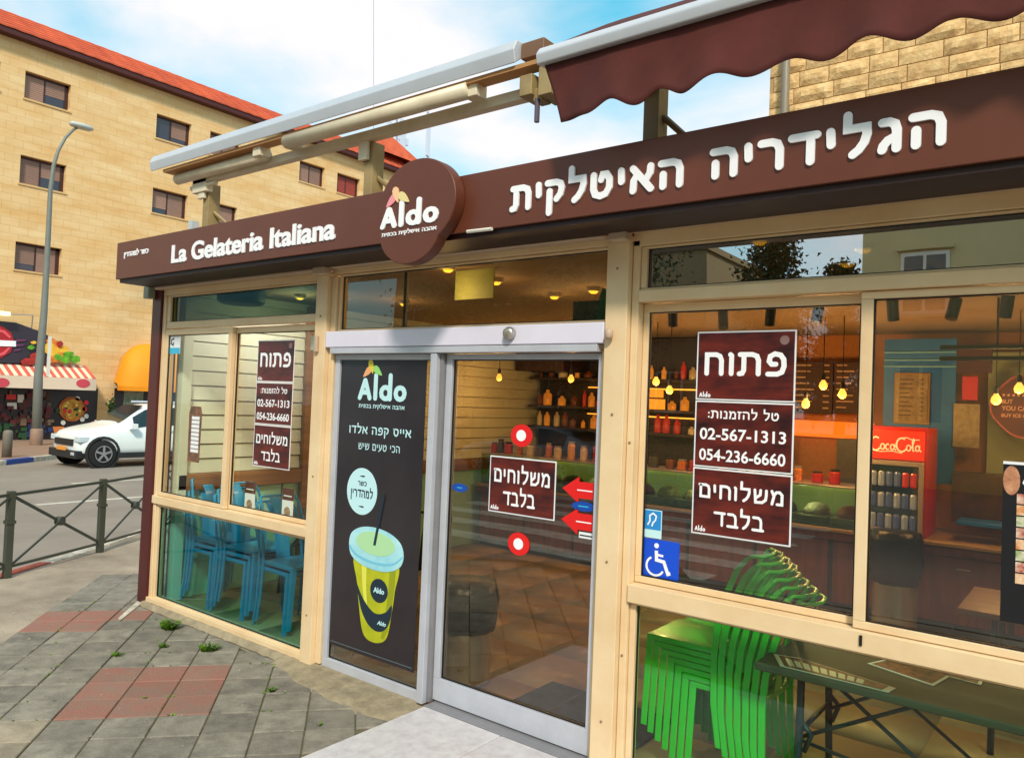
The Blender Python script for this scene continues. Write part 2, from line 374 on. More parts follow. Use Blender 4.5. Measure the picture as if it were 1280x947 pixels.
lm = mat('road_paint', (226, 220, 205), .7, rgb2=(180, 172, 156), scale=5)
for (xx, a, b) in ((-17.0, 3.9, 6.2), (-17.0, 8.2, 10.5), (-14.0, 2.1, 16), (-17.0, -1, 1.5)):
    struct(sheet('lane_marking', [(xx-.08,a),(xx+.08,a),(xx+.08,b),(xx-.08,b)], lm, -.116))
for i in range(6):
    yy = -4.95-i*.95; struct(sheet('crossing_stripe', [(-9.5,yy-.22),(-3.5,yy-.22),(-3.5,yy+.22),(-9.5,yy+.22)], lm, -.116))
# ---------------------------------------------------------------- paving tiles
t_grey = mat('tile_grey', (146, 138, 124), .85, rgb2=(104, 98, 88), scale=7, detail=10, bump=.5, bscale=70, objvar=.14)
t_red = mat('tile_red', (150, 96, 82), .85, rgb2=(132, 108, 94), scale=6, detail=10, bump=.5, bscale=70, objvar=.10)
t_beige = mat('tile_beige', (170, 156, 134), .85, rgb2=(136, 124, 106), scale=6, bump=.5, bscale=60, objvar=.08)
paving = bpy.data.objects.new('tile_paving', None); COL.objects.link(paving); paving['kind'] = 'structure'
ang = R(49.0); ea = Vector((math.cos(ang), math.sin(ang))); eb = Vector((-math.sin(ang), math.cos(ang))); TS = .263; O = Vector((-4.385, -1.43))
def clip(poly, fn):
    out = []
    for i in range(len(poly)):
        a, b = poly[i], poly[(i+1) % len(poly)]; fa, fb = fn(a), fn(b)
        if fa >= 0: out.append(a)
        if fa*fb < 0: t = fa/(fa-fb); out.append(a+(b-a)*t)
    return out
def tile_mesh(m, poly, name='tile'):
    c = sum(poly, Vector((0,0)))/len(poly); n = len(poly); mb = MB()
    top = [c+(p-c)*(1-.006/max(.02,(p-c).length)) for p in poly]
    mb.v = [(p.x,p.y,-.02) for p in poly]+[(p.x,p.y,.009) for p in poly]+[(p.x,p.y,.014) for p in top]
    mb.f = [(i,(i+1)%n,(i+1)%n+n,i+n) for i in range(n)]+[(i+n,(i+1)%n+n,(i+1)%n+2*n,i+2*n) for i in range(n)]+[tuple(range(2*n,3*n))]
    me = bpy.data.meshes.new(name); me.from_pydata(mb.v, [], mb.f); me.materials.append(m); return me
g = .0032; sq = [Vector((g,g)), Vector((TS-g,g)), Vector((TS-g,TS-g)), Vector((g,TS-g))]
std = {}
hull = None
cnt = 0; bedpts = []
for ia in range(-8, 12):
    for ib in range(-10, 16):
        o2 = O+ea*TS*ia+eb*TS*ib; c = o2+(ea+eb)*TS/2
        lim = -3 if ib > 1 else (-2 if ib > -1 else -9)
        if ib > 12: continue
        if ia < lim: continue
        if c.x < -7.4 or c.x > -1.2 or c.y < -3.4 or (c.x > -3.02 and c.y > -1.5): continue
        if (c-Vector((0,-3.236))).length > 9: continue
        red = (0 <= ia < 3 and 0 <= ib < 3) or (-3 <= ia < 0 and 6 <= ib < 8 and not (ia==-1 and ib==6)) or (ia in (9,10,11) and ib in (0,1,2)) or (5 <= ia < 8 and ib < -5)
        beige = ib < 0 and ia < 0
        m = t_red if red else t_beige if beige else t_grey
        W = [o2+ea*p.x+eb*p.y for p in sq]
        P = W
        if any(p.y > -.085 for p in W) and c.x > -6.3: P = clip(W, lambda p: -.085-p.y)
        if len(P) < 3: continue
        area = abs(sum(P[i].x*P[(i+1)%len(P)].y-P[(i+1)%len(P)].x*P[i].y for i in range(len(P))))/2
        if area < .004: continue
        if P is W:
            if m.name not in std: std[m.name] = tile_mesh(m, sq)
            o = bpy.data.objects.new('tile', std[m.name]); o.location = (o2.x, o2.y, gz(c.x)+random.uniform(-.0025,.0025)); o.rotation_euler = (random.uniform(-.006,.006), random.uniform(-.006,.006), ang)
        else:
            o = bpy.data.objects.new('tile', tile_mesh(m, [p-c for p in P])); o.location = (c.x, c.y, gz(c.x))
        COL.objects.link(o); o.parent = paving; cnt += 1; bedpts += [p for p in P]
print('tiles', cnt)
def convex(pts):
    pts = sorted(set((round(p.x,3), round(p.y,3)) for p in pts)); 
    def half(ps):
        h = []
        for p in ps:
            while len(h) >= 2 and (h[-1][0]-h[-2][0])*(p[1]-h[-2][1])-(h[-1][1]-h[-2][1])*(p[0]-h[-2][0]) <= 0: h.pop()
            h.append(p)
        return h
    a = half(pts); b = half(reversed(pts)); return a[:-1]+b[:-1]
bed_rects = [(-3.02, 12.0, -10.0, 16.0)]
def GA(ia, ib): q = O+ea*TS*ia+eb*TS*ib; return (q.x, q.y)
bed = sheet('sand_bed', [GA(-3,2),GA(-3,13),GA(0,13),GA(1.6,11.2),(-5.9,-.09),(-3.0,-.09),(-3.0,-.75),(-1.5,-.75),GA(11.5,-8),GA(-8,-10),GA(-9,0),GA(-2,0),GA(-2,2)], bedm, .004)
struct(bed)
# worn mortar strip along the shopfront, widening before the poster panel
mort = mat('rough_mortar', (170, 154, 126), .95, rgb2=(128, 116, 94), scale=9, bump=1.0, bscale=28, detail=9)
mb = MB(); top = []; n = 70
for i in range(n+1):
    x = -6.2+(3.25)*i/n; wv = .008+.012*abs(math.sin(i*.9))*random.random()
    if x > -4.3: wv = .07+.17*math.sin(min(1,max(0,(x+4.3)/1.25))*math.pi*.70)*(.9+.1*math.sin(i*.8))+.015*random.random()
    top.append((x, wv))
for x, wv in top: mb.v += [(x, .02, .045), (x, -.045, .04+.006*random.random()), (x, -.05-wv*.6, .024+.006*random.random()), (x, -.06-wv, .0085)]
for i in range(n):
    for j in range(3): a = i*4+j; mb.f.append((a, a+1, a+5, a+4))
struct(mb.build('mortar_strip', mort, smooth=True))
struct(MB().xy([(-5.93,-.36),(-5.86,-.38),(-6.22,-.03),(-6.3,-.03)], .017, .021).build('white_paint_line', k_white))
pl = [at(*p, z=.019) for p in ((38,852),(48,846),(98,830),(92,824),(60,838))]
# weeds
grassm = mat('weed_green', (120, 160, 30), .6, rgb2=(70, 110, 20), scale=30)
def tuft(x, y, r, n, h, name='weed_tuft', lab=''):
    mb = MB()
    for i in range(n):
        a = random.random()*6.28; rr = r*random.random()**.6; bx, by = x+rr*math.cos(a)*.5, y+rr*math.sin(a)*.5; l = h*random.uniform(.4,1); dx, dy = math.cos(a)*l*.8, math.sin(a)*l*.8; wd = .004+.004*random.random()
        mb.add([(bx-wd,by+wd,.012),(bx+wd,by-wd,.012),(bx+dx*.5+wd,by+dy*.5-wd,.012+l*.7),(bx+dx*.5-wd,by+dy*.5+wd,.012+l*.7),(bx+dx,by+dy,.012+l*.75)],[(0,1,2,3),(3,2,4)])
    o = mb.build(name, grassm); tag(o, lab, 'weed', 'weeds growing between the paving tiles'); return o
for k, (u, v, r, nn, h, lab) in enumerate([(212,786,.09,130,.085,'bright green weed tuft nearest the maroon corner post'),(262,812,.11,120,.055,'flat green weed tuft by the sill under the stacked teal chairs'),(338,863,.05,40,.03,'small weed in the sandy mortar beside the red tiles'),(147,819,.06,40,.03,'tiny weed in a tile joint beyond the red tile block'),(205,808,.05,40,.03,'small low weed on the joint between the two larger weed tufts'),(398,906,.03,12,.02,'last tiny weed in front of the poster panel')]):
    p = at(u, v, z=.012); tuft(p.x, p.y, r, nn, h, lab=lab)
# moss in joints
mb = MB()
for k in range(260):
    ia = random.randint(-3, 6); ib = random.uniform(0, 9)
    if random.random() < .5: q = O+ea*TS*ia+eb*TS*ib
    else: q = O+ea*TS*random.uniform(-3,6)+eb*TS*random.randint(0,9)
    if q.y > -.12 or q.x > -3.2 or math.sin(q.x*5+q.y*9) < .25: continue
    for j in range(3):
        a = random.random()*6.3; l = .009; mb.add([(q.x+random.uniform(-.008,.008),q.y+random.uniform(-.008,.008),.012),(q.x+l*math.cos(a),q.y+l*math.sin(a),.022),(q.x-l*math.sin(a),q.y+l*math.cos(a),.02)],[(0,1,2)])
stuff(mb.build('moss', grassm))
mb = MB()
for k in range(420):
    x = random.uniform(-7.2,-3.1); y = random.uniform(-1.9,-.12)
    s_ = random.uniform(.002,.006)*(2 if k % 40 == 0 else 1); z_ = gz(x)+.0142; a = [Vector((x+random.uniform(-s_,s_),y+random.uniform(-s_,s_),z_+(s_*.7 if j == 3 else 0))) for j in range(4)]
    a[0] += Vector((s_,0,0)); a[1] += Vector((-s_,s_,0)); a[2] += Vector((-s_,-s_,0)); mb.add(a, [(0,1,3),(1,2,3),(2,0,3)])
stuff(mb.build('grit', mat('grit_pale', (190,178,156), .9, rgb2=(110,98,82), scale=30)))
# ================================================================ THE SHOP
shop = thing('gelateria_shop', 'cream framed glass shopfront of the ice cream parlour, under the long brown sign', 'shop building', (-2.4, 0, 0))
def cbox(name, m, b, bevel=.004, parent=shop): return MB().box(*b).build(name, m, parent, bevel=bevel)
cbox('corner_post', maroon, (-6.33,-6.19,-.02,.13,.0,2.6))
cbox('post', cream, (-4.145,-4.035,-.035,.11,.0,2.585))
cbox('post', cream, (-1.925,-1.805,-.035,.12,.0,2.585))
cbox('post', cream, (1.35,1.47,-.035,.12,.0,2.585))
# thin return strips beside the posts (door jambs)
cbox('jamb', cream, (-4.032,-3.985,.0,.09,.05,2.56)); cbox('jamb', cream, (-1.802,-1.765,.0,.09,.05,2.585)); cbox('jamb', cream, (-1.962,-1.928,.01,.09,.08,2.06))
# beams above the glazing
cbox('beam', cream, (-6.19,-4.148,.0,.10,2.545,2.61)); cbox('beam', cream, (-4.032,-1.928,.0,.10,2.575,2.63)); cbox('beam', cream, (-1.802,1.347,.0,.10,2.555,2.63))
cbox('roller_cover', cream_dk, (-6.22,-4.11,-.07,-.003,2.588,2.64), .012); cbox('roller_cover', cream_dk, (-3.98,-1.93,-.07,-.003,2.60,2.645), .012); cbox('roller_cover', cream_dk, (-1.80,1.5,-.07,-.003,2.615,2.66), .012)
cbox('cap_box', cream_dk, (-4.10,-3.99,-.11,-.04,2.56,2.66), .008); cbox('cap_box', cream_dk, (-1.88,-1.785,-.11,-.04,2.57,2.68), .008)
cbox('cap_box', mat('grey_box',(150,158,140),.5,var=.1), (-6.36,-6.27,-.09,-.025,2.52,2.62), .01)
scr = mat('screw_head', (150,128,96), .4, metal=.4)
for (x_, z_) in ((-4.09,.35),(-4.09,1.25),(-4.09,2.30),(-1.865,.30),(-1.865,1.05),(-1.865,1.75),(-1.865,2.45),(-1.785,1.62),(-1.785,.62)):
    y_ = -.036 if x_ != -1.785 else -.001
    MB().lathe([(.006,.0),(.006,-.003),(.003,-.0045)], (x_,y_,z_), 10, 'y').build('screw', scr, shop)
# left bay
def window(x0, x1, z0, z1, y, fw, gm, fm=cream, bars=(), parent=shop, yd=.05, gy=None, name='window'):
    f = MB(); f.box(x0,x1,y,y+yd,z0,z0+fw[2]); f.box(x0,x1,y,y+yd,z1-fw[3],z1); f.box(x0,x0+fw[0],y,y+yd,z0+fw[2],z1-fw[3]); f.box(x1-fw[1],x1,y,y+yd,z0+fw[2],z1-fw[3])
    o = f.build(name, fm, parent, bevel=.003)
    gy = gy if gy is not None else y+yd*.6
    MB().box(x0+fw[0]*.8,x1-fw[1]*.8,gy,gy+.008,z0+fw[2]*.8,z1-fw[3]*.8).build('pane', gm, o)
    s = MB(); e = .006; X0,X1,Z0,Z1 = x0+fw[0],x1-fw[1],z0+fw[2],z1-fw[3]; ya, yb = gy-.012, gy-.001
    s.box(X0,X1,ya,yb,Z0,Z0+e); s.box(X0,X1,ya,yb,Z1-e,Z1); s.box(X0,X0+e,ya,yb,Z0+e,Z1-e); s.box(X1-e,X1,ya,yb,Z0+e,Z1-e)
    s.build('rubber_seal', black, o)
    return o
cbox('jamb', cream, (-6.187,-6.145,.0,.09,.03,2.543))
window(-6.143, -4.148, 2.27, 2.543, .012, (.05,.03,.055,.012), gl_topl)
window(-6.143, -5.17, .905, 2.262, .006, (.045,.05,.03,.045), gl_left, yd=.035)
window(-5.21, -4.148, .905, 2.262, .046, (.04,.045,.03,.045), gl_left, yd=.035)
cbox('mid_rail', cream, (-6.187,-4.148,-.014,.085,.838,.902))
window(-6.143, -4.148, .045, .835, .012, (.03,.035,.04,.02), gl_teal)
cbox('bottom_rail', cream, (-6.19,-4.148,-.02,.09,.03,.075)); 
cbox('sill_block', mat('sill_concrete',(176,152,120),.9,rgb2=(130,108,82),scale=8,bump=.8,bscale=40), (-6.2,-3.0,-.04,.12,-.02,.028), .006)
# door bay
cbox('door_header', header, (-4.03,-1.93,-.035,.06,2.092,2.195), .005)
cbox('door_header_lip', alu, (-3.98,-1.965,-.035,.05,2.052,2.089), .003)
window(-3.98, -1.93, 2.20, 2.572, .02, (.02,.02,.012,.012), gl_top)
cbox('glazing_bar', alud, (-3.42,-3.395,.06,.075,2.215,2.555), 0)
panel = window(-3.98, -3.085, .035, 2.05, .015, (.045,.035,.065,.035), gl_clear, alu)
cbox('door_post', alu, (-3.083,-3.035,-.03,.06,.06,2.05), .003); cbox('door_post', alud, (-3.033,-3.008,.0,.07,.07,2.05), .002)
door = window(-3.005, -1.965, .085, 2.047, .022, (.045,.022,.125,.03), gl_door, alu, name='sliding_door')
MB().lathe([(.0,.0),(.028,.004),(.036,.02),(.036,.035)], (-2.5,-.073,2.15), 18, axis='y').build('motion_sensor', steel, shop, smooth=True)
MB().lathe([(.012,-.02),(.02,-.01),(.02,.02),(.01,.03)], (-1.885,-.06,2.13), 12).build('door_bell', cream_dk, shop, smooth=True)
# right bay
window(-1.763, 1.35, 2.345, 2.553, .012, (.03,.03,.01,.01), gl_topr)
cbox('transom_rail', cream, (-1.763,1.347,-.01,.09,2.287,2.343))
window(-1.763, -.735, .962, 2.284, .052, (.03,.05,.03,.04), gl_clear, yd=.035)
window(-.775, .62, .962, 2.284, .01, (.045,.045,.03,.03), gl_clear, yd=.036)
window(.625, 1.347, .962, 2.284, .052, (.05,.05,.03,.04), gl_clear, yd=.035)
cbox('mid_rail', cream, (-1.763,1.347,-.014,.095,.876,.959)); cbox('rail_catch', black, (-.742,-.732,-.02,-.015,.905,.945), 0)
window(-1.763, 1.347, .05, .873, .02, (.03,.03,.05,.012), gl_green); cbox('bottom_rail', cream, (-1.763,1.347,-.02,.09,.0,.055))
cbox('roof_slab', mat('roof_grey',(120,110,100),.8,var=.2), (-6.3,1.6,.14,6.0,2.70,2.86), .01)
cbox('roof_edge', cream_dk, (-6.3,1.6,.003,.137,2.665,2.86), 0)
# window latch box on left bay + white controller
lb = cbox('wall_box', offwhite, (-4.36,-4.215,.10,.16,2.085,2.19), .006); cbox('latch', cream_dk, (-4.12,-4.09,-.06,-.037,2.06,2.17), .006)
# door step
marble = mat('white_terrazzo', (214, 210, 212), .35, rgb2=(190, 182, 186), scale=14, bump=.08, bscale=90)
step = bpy.data.objects.new('door_step', None); COL.objects.link(step); step['kind'] = 'structure'
for (a, b) in ((-2.985,-2.44),(-2.434,-1.9),(-1.894,-1.3)):
    MB().box(a,b,-1.35,-.062,-.02,.075).build('slab', marble, step, bevel=.006)
MB().box(-2.99,-1.96,-.06,.06,-.01,.078).build('threshold', alud, step, bevel=.004)
# ---------------------------------------------------------------- room shell
fl_tile = mat('floor_tile', (176, 146, 108), .42, rgb2=(158, 128, 92), scale=1.2, objvar=.05, bump=.03, bscale=20)
floor = bpy.data.objects.new('shop_floor', None); COL.objects.link(floor); floor['kind'] = 'structure'
MB().box(-6.15,1.6,.12,5.5,-.05,.012).build('grout', mat('grout',(92,76,58),.8), floor)
me0 = None
for i in range(13):
    for j in range(9):
        x = -6.15+i*.6; y = .12+j*.6
        if me0 is None:
            o = MB().box(.002,.598,.002,.598,.0,.02).build('floor_tile', fl_tile, floor, bevel=.002); me0 = o.data
        else:
            o = bpy.data.objects.new('floor_tile', me0); COL.objects.link(o); o.parent = floor
        o.location = (x, y, 0)
ceilm = mat('ceiling_paint', (150, 124, 96), .8, var=.06, scale=2)
struct(MB().box(-6.2,1.6,.14,5.6,2.64,2.69).build('shop_ceiling', ceilm))
wall_or = mat('wall_warm', (186, 118, 54), .7, var=.1, scale=3)
struct(MB().box(-6.2,1.6,5.5,5.6,.0,2.64).build('shop_back_wall', wall_or))
struct(MB().box(1.6,1.7,.14,5.6,.0,2.86).build('shop_right_wall', mat('wall_pale',(196,190,160),.7,var=.06)))
slatm = mat('cladding_paint', (206, 212, 192), .5, var=.06, scale=4)
lw = bpy.data.objects.new('shop_left_wall', None); COL.objects.link(lw); lw['kind'] = 'structure'
MB().box(-6.22,-6.172,.16,5.5,.0,2.64).build('backing', cream_dk, lw)
mint = mat('mint_panel', (150, 206, 180), .45, var=.06, scale=3); woodtrim = mat('wood_trim', (150, 106, 62), .5, rgb2=(112, 74, 40), scale=3, stretch=(1,.3,6))
z = 1.07; k = 0
while z < 2.62:
    MB().yz([(-6.165,0),(-6.142,0),(-6.150,.118),(-6.165,.122)], .24, 5.5)
    mb = MB(); mb.v = [(-6.17,.24,z),(-6.138,.24,z),(-6.150,.24,z+.114),(-6.17,.24,z+.118),(-6.17,5.5,z),(-6.138,5.5,z),(-6.150,5.5,z+.114),(-6.17,5.5,z+.118)]
    mb.f = [(3,2,1,0),(4,5,6,7),(0,1,5,4),(1,2,6,5),(2,3,7,6),(3,0,4,7)]; mb.build('slat', slatm, lw); z += .125; k += 1
MB().box(-6.17,-6.10,.16,5.5,.93,1.065).build('dado_rail', woodtrim, lw, bevel=.006)
for j in range(5): MB().box(-6.17,-6.145,.17+j*1.06,1.21+j*1.06,.02,.925).build('panel', mint, lw, bevel=.004)
MB().box(-6.17,-6.09,1.40,1.50,.02,2.62).build('corner_trim', woodtrim, lw, bevel=.004)
MB().box(-6.17,-6.10,.15,.235,.02,2.62).build('edge_trim', slatm, lw, bevel=.004)
# ================================================================ SIGN
fascia = thing('fascia_sign', 'long dark brown shop sign with raised white lettering above the windows', 'shop sign', (-2.4, -.36, 2.64))
YF = -.36
FZ0, FZ1 = 2.632, 2.925
sb = MB(); sb.yz([(-.003,2.66),(YF,FZ0),(YF,FZ1),(-.003,FZ1+.0)], -6.27, 1.7); sb.build('sign_box', brown, fascia, bevel=.004)
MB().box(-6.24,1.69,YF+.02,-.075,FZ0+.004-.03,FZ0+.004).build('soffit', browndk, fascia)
P1 = at(216, 325, y=YF); 
letters('La Gelateria Italiana', False, -5.41, -3.57, 2.700, .128, YF, .007, white, fascia, split=True, off=.028)
letters('כשר למהדרין', True, -6.14, -5.76, 2.80, .036, YF, .006, white, fascia)
def heb_split(s, x0, x1, zb, h, w=.25, gap=.2):
    items, W = hebrew(s, w, gap); sx = (x1-x0)/W
    for V, F in items:
        b = MB(); b.v = [(x0+vx*sx, YF-.009*vz, zb+vy*h) for vx, vy, vz in V]; b.f = F; b.build('letter', white, fascia)
heb_split('האיטלקית', -2.268, -1.380, 2.698, .120)
heb_split('הגלידריה', -1.260, -.434, 2.708, .120)
# round double-lobed logo board
lg = MB(); A = blob(-2.822, 2.797, .275, .238, 40); B = blob(-2.858, 2.665, .235, .185, 40)
def union_outline(A_, B_, n=64):
    cx, cz_ = -2.868, 2.74; out = []
    for i in range(n):
        t = 2*math.pi*i/n; d = (math.cos(t), math.sin(t)); best = 0
        for (ex, ez, rx, rz) in (A_, B_):
            # ray ellipse
            ox, oz = (cx-ex)/rx, (cz_-ez)/rz; dx, dz = d[0]/rx, d[1]/rz; a = dx*dx+dz*dz; b = 2*(ox*dx+oz*dz); c = ox*ox+oz*oz-1
            D = b*b-4*a*c
            if D > 0: best = max(best, (-b+math.sqrt(D))/(2*a))
        out.append((cx+d[0]*best, cz_+d[1]*best))
    return out
ol = union_outline((-2.845,2.800,.276,.232), (-2.892,2.66,.220,.175))
MB().xz(ol, -.435, -.362).build('logo_board', brown, fascia, bevel=.006)
LB = bpy.data.objects['logo_board']
logo(-3.098, -2.680, 2.684, .112, -.435, .007, white, fascia, (pet_pink, pet_peach, pet_cream))
MB().tube([(-2.545,-.365,2.632),(-2.38,-.37,2.628)], .009, 6).build('lamp_tube', offwhite, fascia)
# ================================================================ PRINTED THINGS ON THE GLASS
p_dark = mat('poster_print', (34, 18, 24), .3, rgb2=(118, 42, 32), scale=7, stretch=(.5,1,1.6), detail=3)
p_dark2 = mat('poster_dark', (38, 34, 40), .3, rgb2=(52, 46, 50), scale=2)
p_white = mat('poster_white', (236, 238, 242), .4)
def framed(name, label, x0, x1, z0, z1, y, m=p_dark, fr=.007, group=None, sk=0.):
    t = thing(name, label, 'poster', ((x0+x1)/2, y, z0), group=group)
    def q(a, b): return (a, y, b+sk*(a-x0))
    MB().xz([(x0,z0),(x1,z0+sk),(x1,z1+sk),(x0,z1)], y-.0015, y).build('border', p_white, t)
    MB().xz([(x0+fr,z0+fr),(x1-fr,z0+fr+sk),(x1-fr,z1-fr+sk),(x0+fr,z1-fr)], y-.003, y-.0016).build('print', m, t)
    return t
YP = .078   # printed side just behind right window panes is fixed on the glass front
yg = .066
def open_set(X0, X1, zt, zm1, zm2, zb, y, side, gap=.0):
    W = X1-X0; nm = side
    t = framed('open_poster', 'brown poster, large Hebrew word for open, %s' % nm, X0, X1, zm1+.004, zt, y)
    letters('פתוח', True, X0+W*.08, X1-W*.08, zm1+(zt-zm1)*.36, (zt-zm1)*.34, y-.0032, .001, white, t, w=.2)
    MB().xz(blob(X1-W*.11, zt-(zt-zm1)*.14, W*.045, W*.045, 16), y-.0042, y-.0032).build('seal', mat('seal_grey',(140,110,108),.5), t)
    letters('odlA', True, X0+W*.04, X0+W*.16, zm1+.016, W*.045, y-.0032, .001, white, t, w=.22)
    t = framed('phone_poster', 'brown poster, two phone numbers, %s' % nm, X0, X1, zm2+.004, zm1, y)
    h = zm1-zm2
    letters('טל להזמנות:', True, X0+W*.14, X1-W*.14, zm2+h*.74, h*.12, y-.0032, .001, white, t, w=.18)
    letters('02-567-1313', False, X0+W*.06, X1-W*.07, zm2+h*.43, h*.17, y-.0032, .001, white, t)
    letters('054-236-6660', False, X0+W*.06, X1-W*.07, zm2+h*.12, h*.17, y-.0032, .001, white, t)
    t = framed('delivery_poster', 'brown poster announcing deliveries only, %s' % nm, X0, X1, zb, zm2, y)
    h = zm2-zb
    letters('משלוחים', True, X0+W*.07, X1-W*.07, zb+h*.55, h*.22, y-.0032, .001, white, t, w=.18)
    letters('בלבד', True, X0+W*.24, X0+W*.74, zb+h*.15, h*.22, y-.0032, .001, white, t, w=.18)
    letters('odlA', True, X0+W*.04, X0+W*.15, zb+.014, W*.045, y-.0032, .001, white, t, w=.22)
open_set(-1.49, -1.042, 2.146, 1.832, 1.528, 1.228, .071, 'on the window above the green chairs')
open_set(-4.915, -4.478, 2.160, 1.856, 1.550, 1.248, .064, 'on the left window by the slatted wall')
# door poster
t = framed('door_delivery_poster', 'dark poster in Hebrew announcing deliveries only, stuck on the glass sliding door', -2.672, -2.232, 1.188, 1.492, .050)
letters('משלוחים', True, -2.64, -2.265, 1.352, .075, .0465, .001, white, t, w=.18); letters('בלבד', True, -2.57, -2.36, 1.232, .075, .0465, .001, white, t, w=.18)
letters('odlA', True, -2.655, -2.60, 1.203, .02, .0465, .001, white, t, w=.22)
redm = mat('red_print', (226, 30, 30), .4); bluem = mat('blue_print', (20, 74, 170), .4); cyanm = mat('cyan_print', (60, 180, 220), .4)
for (cx, cz_, lab) in ((-2.464,1.612,'upper red ring sticker with white centre on the door glass'),(-2.455,1.038,'lower red ring sticker with white centre on the door glass')):
    t = thing('ring_sticker', lab, 'sticker', (cx,.05,cz_), group='red ring stickers on the sliding door')
    MB().xz(blob(cx,cz_,.072,.060,28), .048, .050).build('ring', redm, t); MB().xz(blob(cx-.002,cz_,.032,.030,20), .0465, .0478).build('centre', white, t)
def arrow(x0, x1, zc, h, m, lab, name='arrow_sticker', head=.10, y=.05, cat='sticker', tip=-1, txtm=white):
    t = thing(name, lab, cat, ((x0+x1)/2, y, zc))
    MB().xz([(x0,zc),(x0+head,zc-h),(x0+head,zc-h*.62),(x1,zc-h*.62),(x1,zc+h*.62),(x0+head,zc+h*.62),(x0+head,zc+h)], y-.002, y).build('arrow_print', m, t)
    MB().box(x0+.09,x1-.02,y-.003,y-.0021,zc-.004,zc+.002).build('text_line', txtm, t)
    return t
arrow(-2.19,-1.99,1.362,.066,redm,'upper red arrow sticker at the right edge of the door glass')
arrow(-2.19,-1.99,1.205,.066,redm,'lower red arrow sticker at the right edge of the door glass')
for x0,x1,zc,lab in ((-2.13,-1.99,1.282,'blue oval sticker between the two red arrows on the door'),(-2.945,-2.83,1.292,'blue oval sticker at the left edge of the door glass')):
    t = thing('oval_sticker', lab, 'sticker', ((x0+x1)/2,.05,zc)); MB().xz(blob((x0+x1)/2,zc,(x1-x0)/2,.024,22), .048,.05).build('oval_print', bluem, t); MB().box(x0+.04,x1-.04,.047,.0479,zc-.003,zc+.003).build('text_line', cyanm, t)
ys = mat('thin_yellow', (226,214,90), .5)
t = thing('hours_sticker', 'small printed notice under the lower red arrow on the door', 'sticker', (-2.03,.05,1.12)); MB().box(-2.08,-1.99,.048,.05,1.125,1.155).build('print', p_white, t); MB().box(-2.075,-2.0,.0468,.0479,1.136,1.142).build('text_line', black, t)
# tall drink poster
dp = thing('drink_poster', 'tall black poster of a yellow iced coffee cup, left of the sliding door', 'poster', (-3.54,.03,.19))
MB().box(-3.932,-3.165,.029,.031,.19,2.052).build('sheet', p_dark2, dp)
for (a,b,c,d) in ((-3.915,-3.182,.21,.215),): MB().box(a,b,.0275,.0285,c,d).build('edge_line', mat('edge_grey',(90,104,110),.5), dp)
ppt = mat('pale_cyan_print', (196, 236, 244), .45)
logo(-3.756, -3.328, 1.762, .135, .029, .001, ppt, dp, (pet_org, pet_yel, pet_grn), split=False)
letters('אייס קפה אלדו', True, -3.83, -3.27, 1.548, .050, .029, .001, ppt, dp, w=.17)
letters('הכי טעים שיש', True, -3.735, -3.36, 1.450, .044, .029, .001, ppt, dp, w=.14)
MB().xz(blob(-3.683,1.190,.140,.146,36), .0275,.029).build('badge', ppt, dp)
cshade = mat('cup_shade', (150, 158, 28), .4); clight = mat('cup_light', (226, 226, 90), .4)
dkp = mat('ink', (24,44,60), .5)
letters('כשר', True, -3.72,-3.64,1.225,.028,.0275,.001,dkp,dp); letters('למהדרין', True, -3.785,-3.580,1.150,.050,.0275,.001,dkp,dp,w=.2)
for zz in (1.285,1.095): MB().xz(petal_poly(-3.683,zz,.05,.014,0), .0265,.0274).build('ornament', dkp, dp)
cup_y = mat('cup_yellow', (206, 206, 40), .4, rgb2=(150,160,20), scale=2); 
CUP = [(-3.712,.80),(-3.345,.80),(-3.352,.62),(-3.372,.48),(-3.392,.37),(-3.42,.320),(-3.47,.295),(-3.525,.288),(-3.58,.298),(-3.62,.335),(-3.65,.43),(-3.688,.62)]
MB().xz(smooth(CUP), .0275,.029).build('cup', cup_y, dp)
MB().xz([(-3.348,.78),(-3.40,.78),(-3.405,.62),(-3.425,.46),(-3.455,.33),(-3.43,.325),(-3.398,.38),(-3.374,.50),(-3.354,.64)], .0270,.0274).build('cup_shading', cshade, dp); MB().xz([(-3.66,.80),(-3.61,.80),(-3.605,.62),(-3.58,.44),(-3.60,.44),(-3.64,.62)], .0270,.0274).build('cup_shine', clight, dp)
MB().xz(smooth([(-3.692,.62),(-3.64,.55),(-3.57,.49),(-3.50,.465),(-3.42,.49),(-3.370,.54),(-3.376,.46),(-3.41,.395),(-3.46,.365),(-3.52,.365),(-3.58,.395),(-3.635,.46),(-3.668,.54)]), .0258,.0267).build('cup_band', dkp, dp)
letters('Aldo', False, -3.49,-3.415,.405,.024,.0257,.001,ppt,dp,slant=.3,off=.03)
MB().xz(blob(-3.487,.607,.078,.072,24), .026,.0274).build('cup_emblem', dkp, dp); letters('Aldo', False, -3.535,-3.44,.592,.032,.026,.001,ppt,dp,off=.03)
lid = mat('lid_cyan', (186, 234, 240), .4, rgb2=(132,204,226), scale=3); lid2 = mat('lid_top', (176, 222, 170), .4)
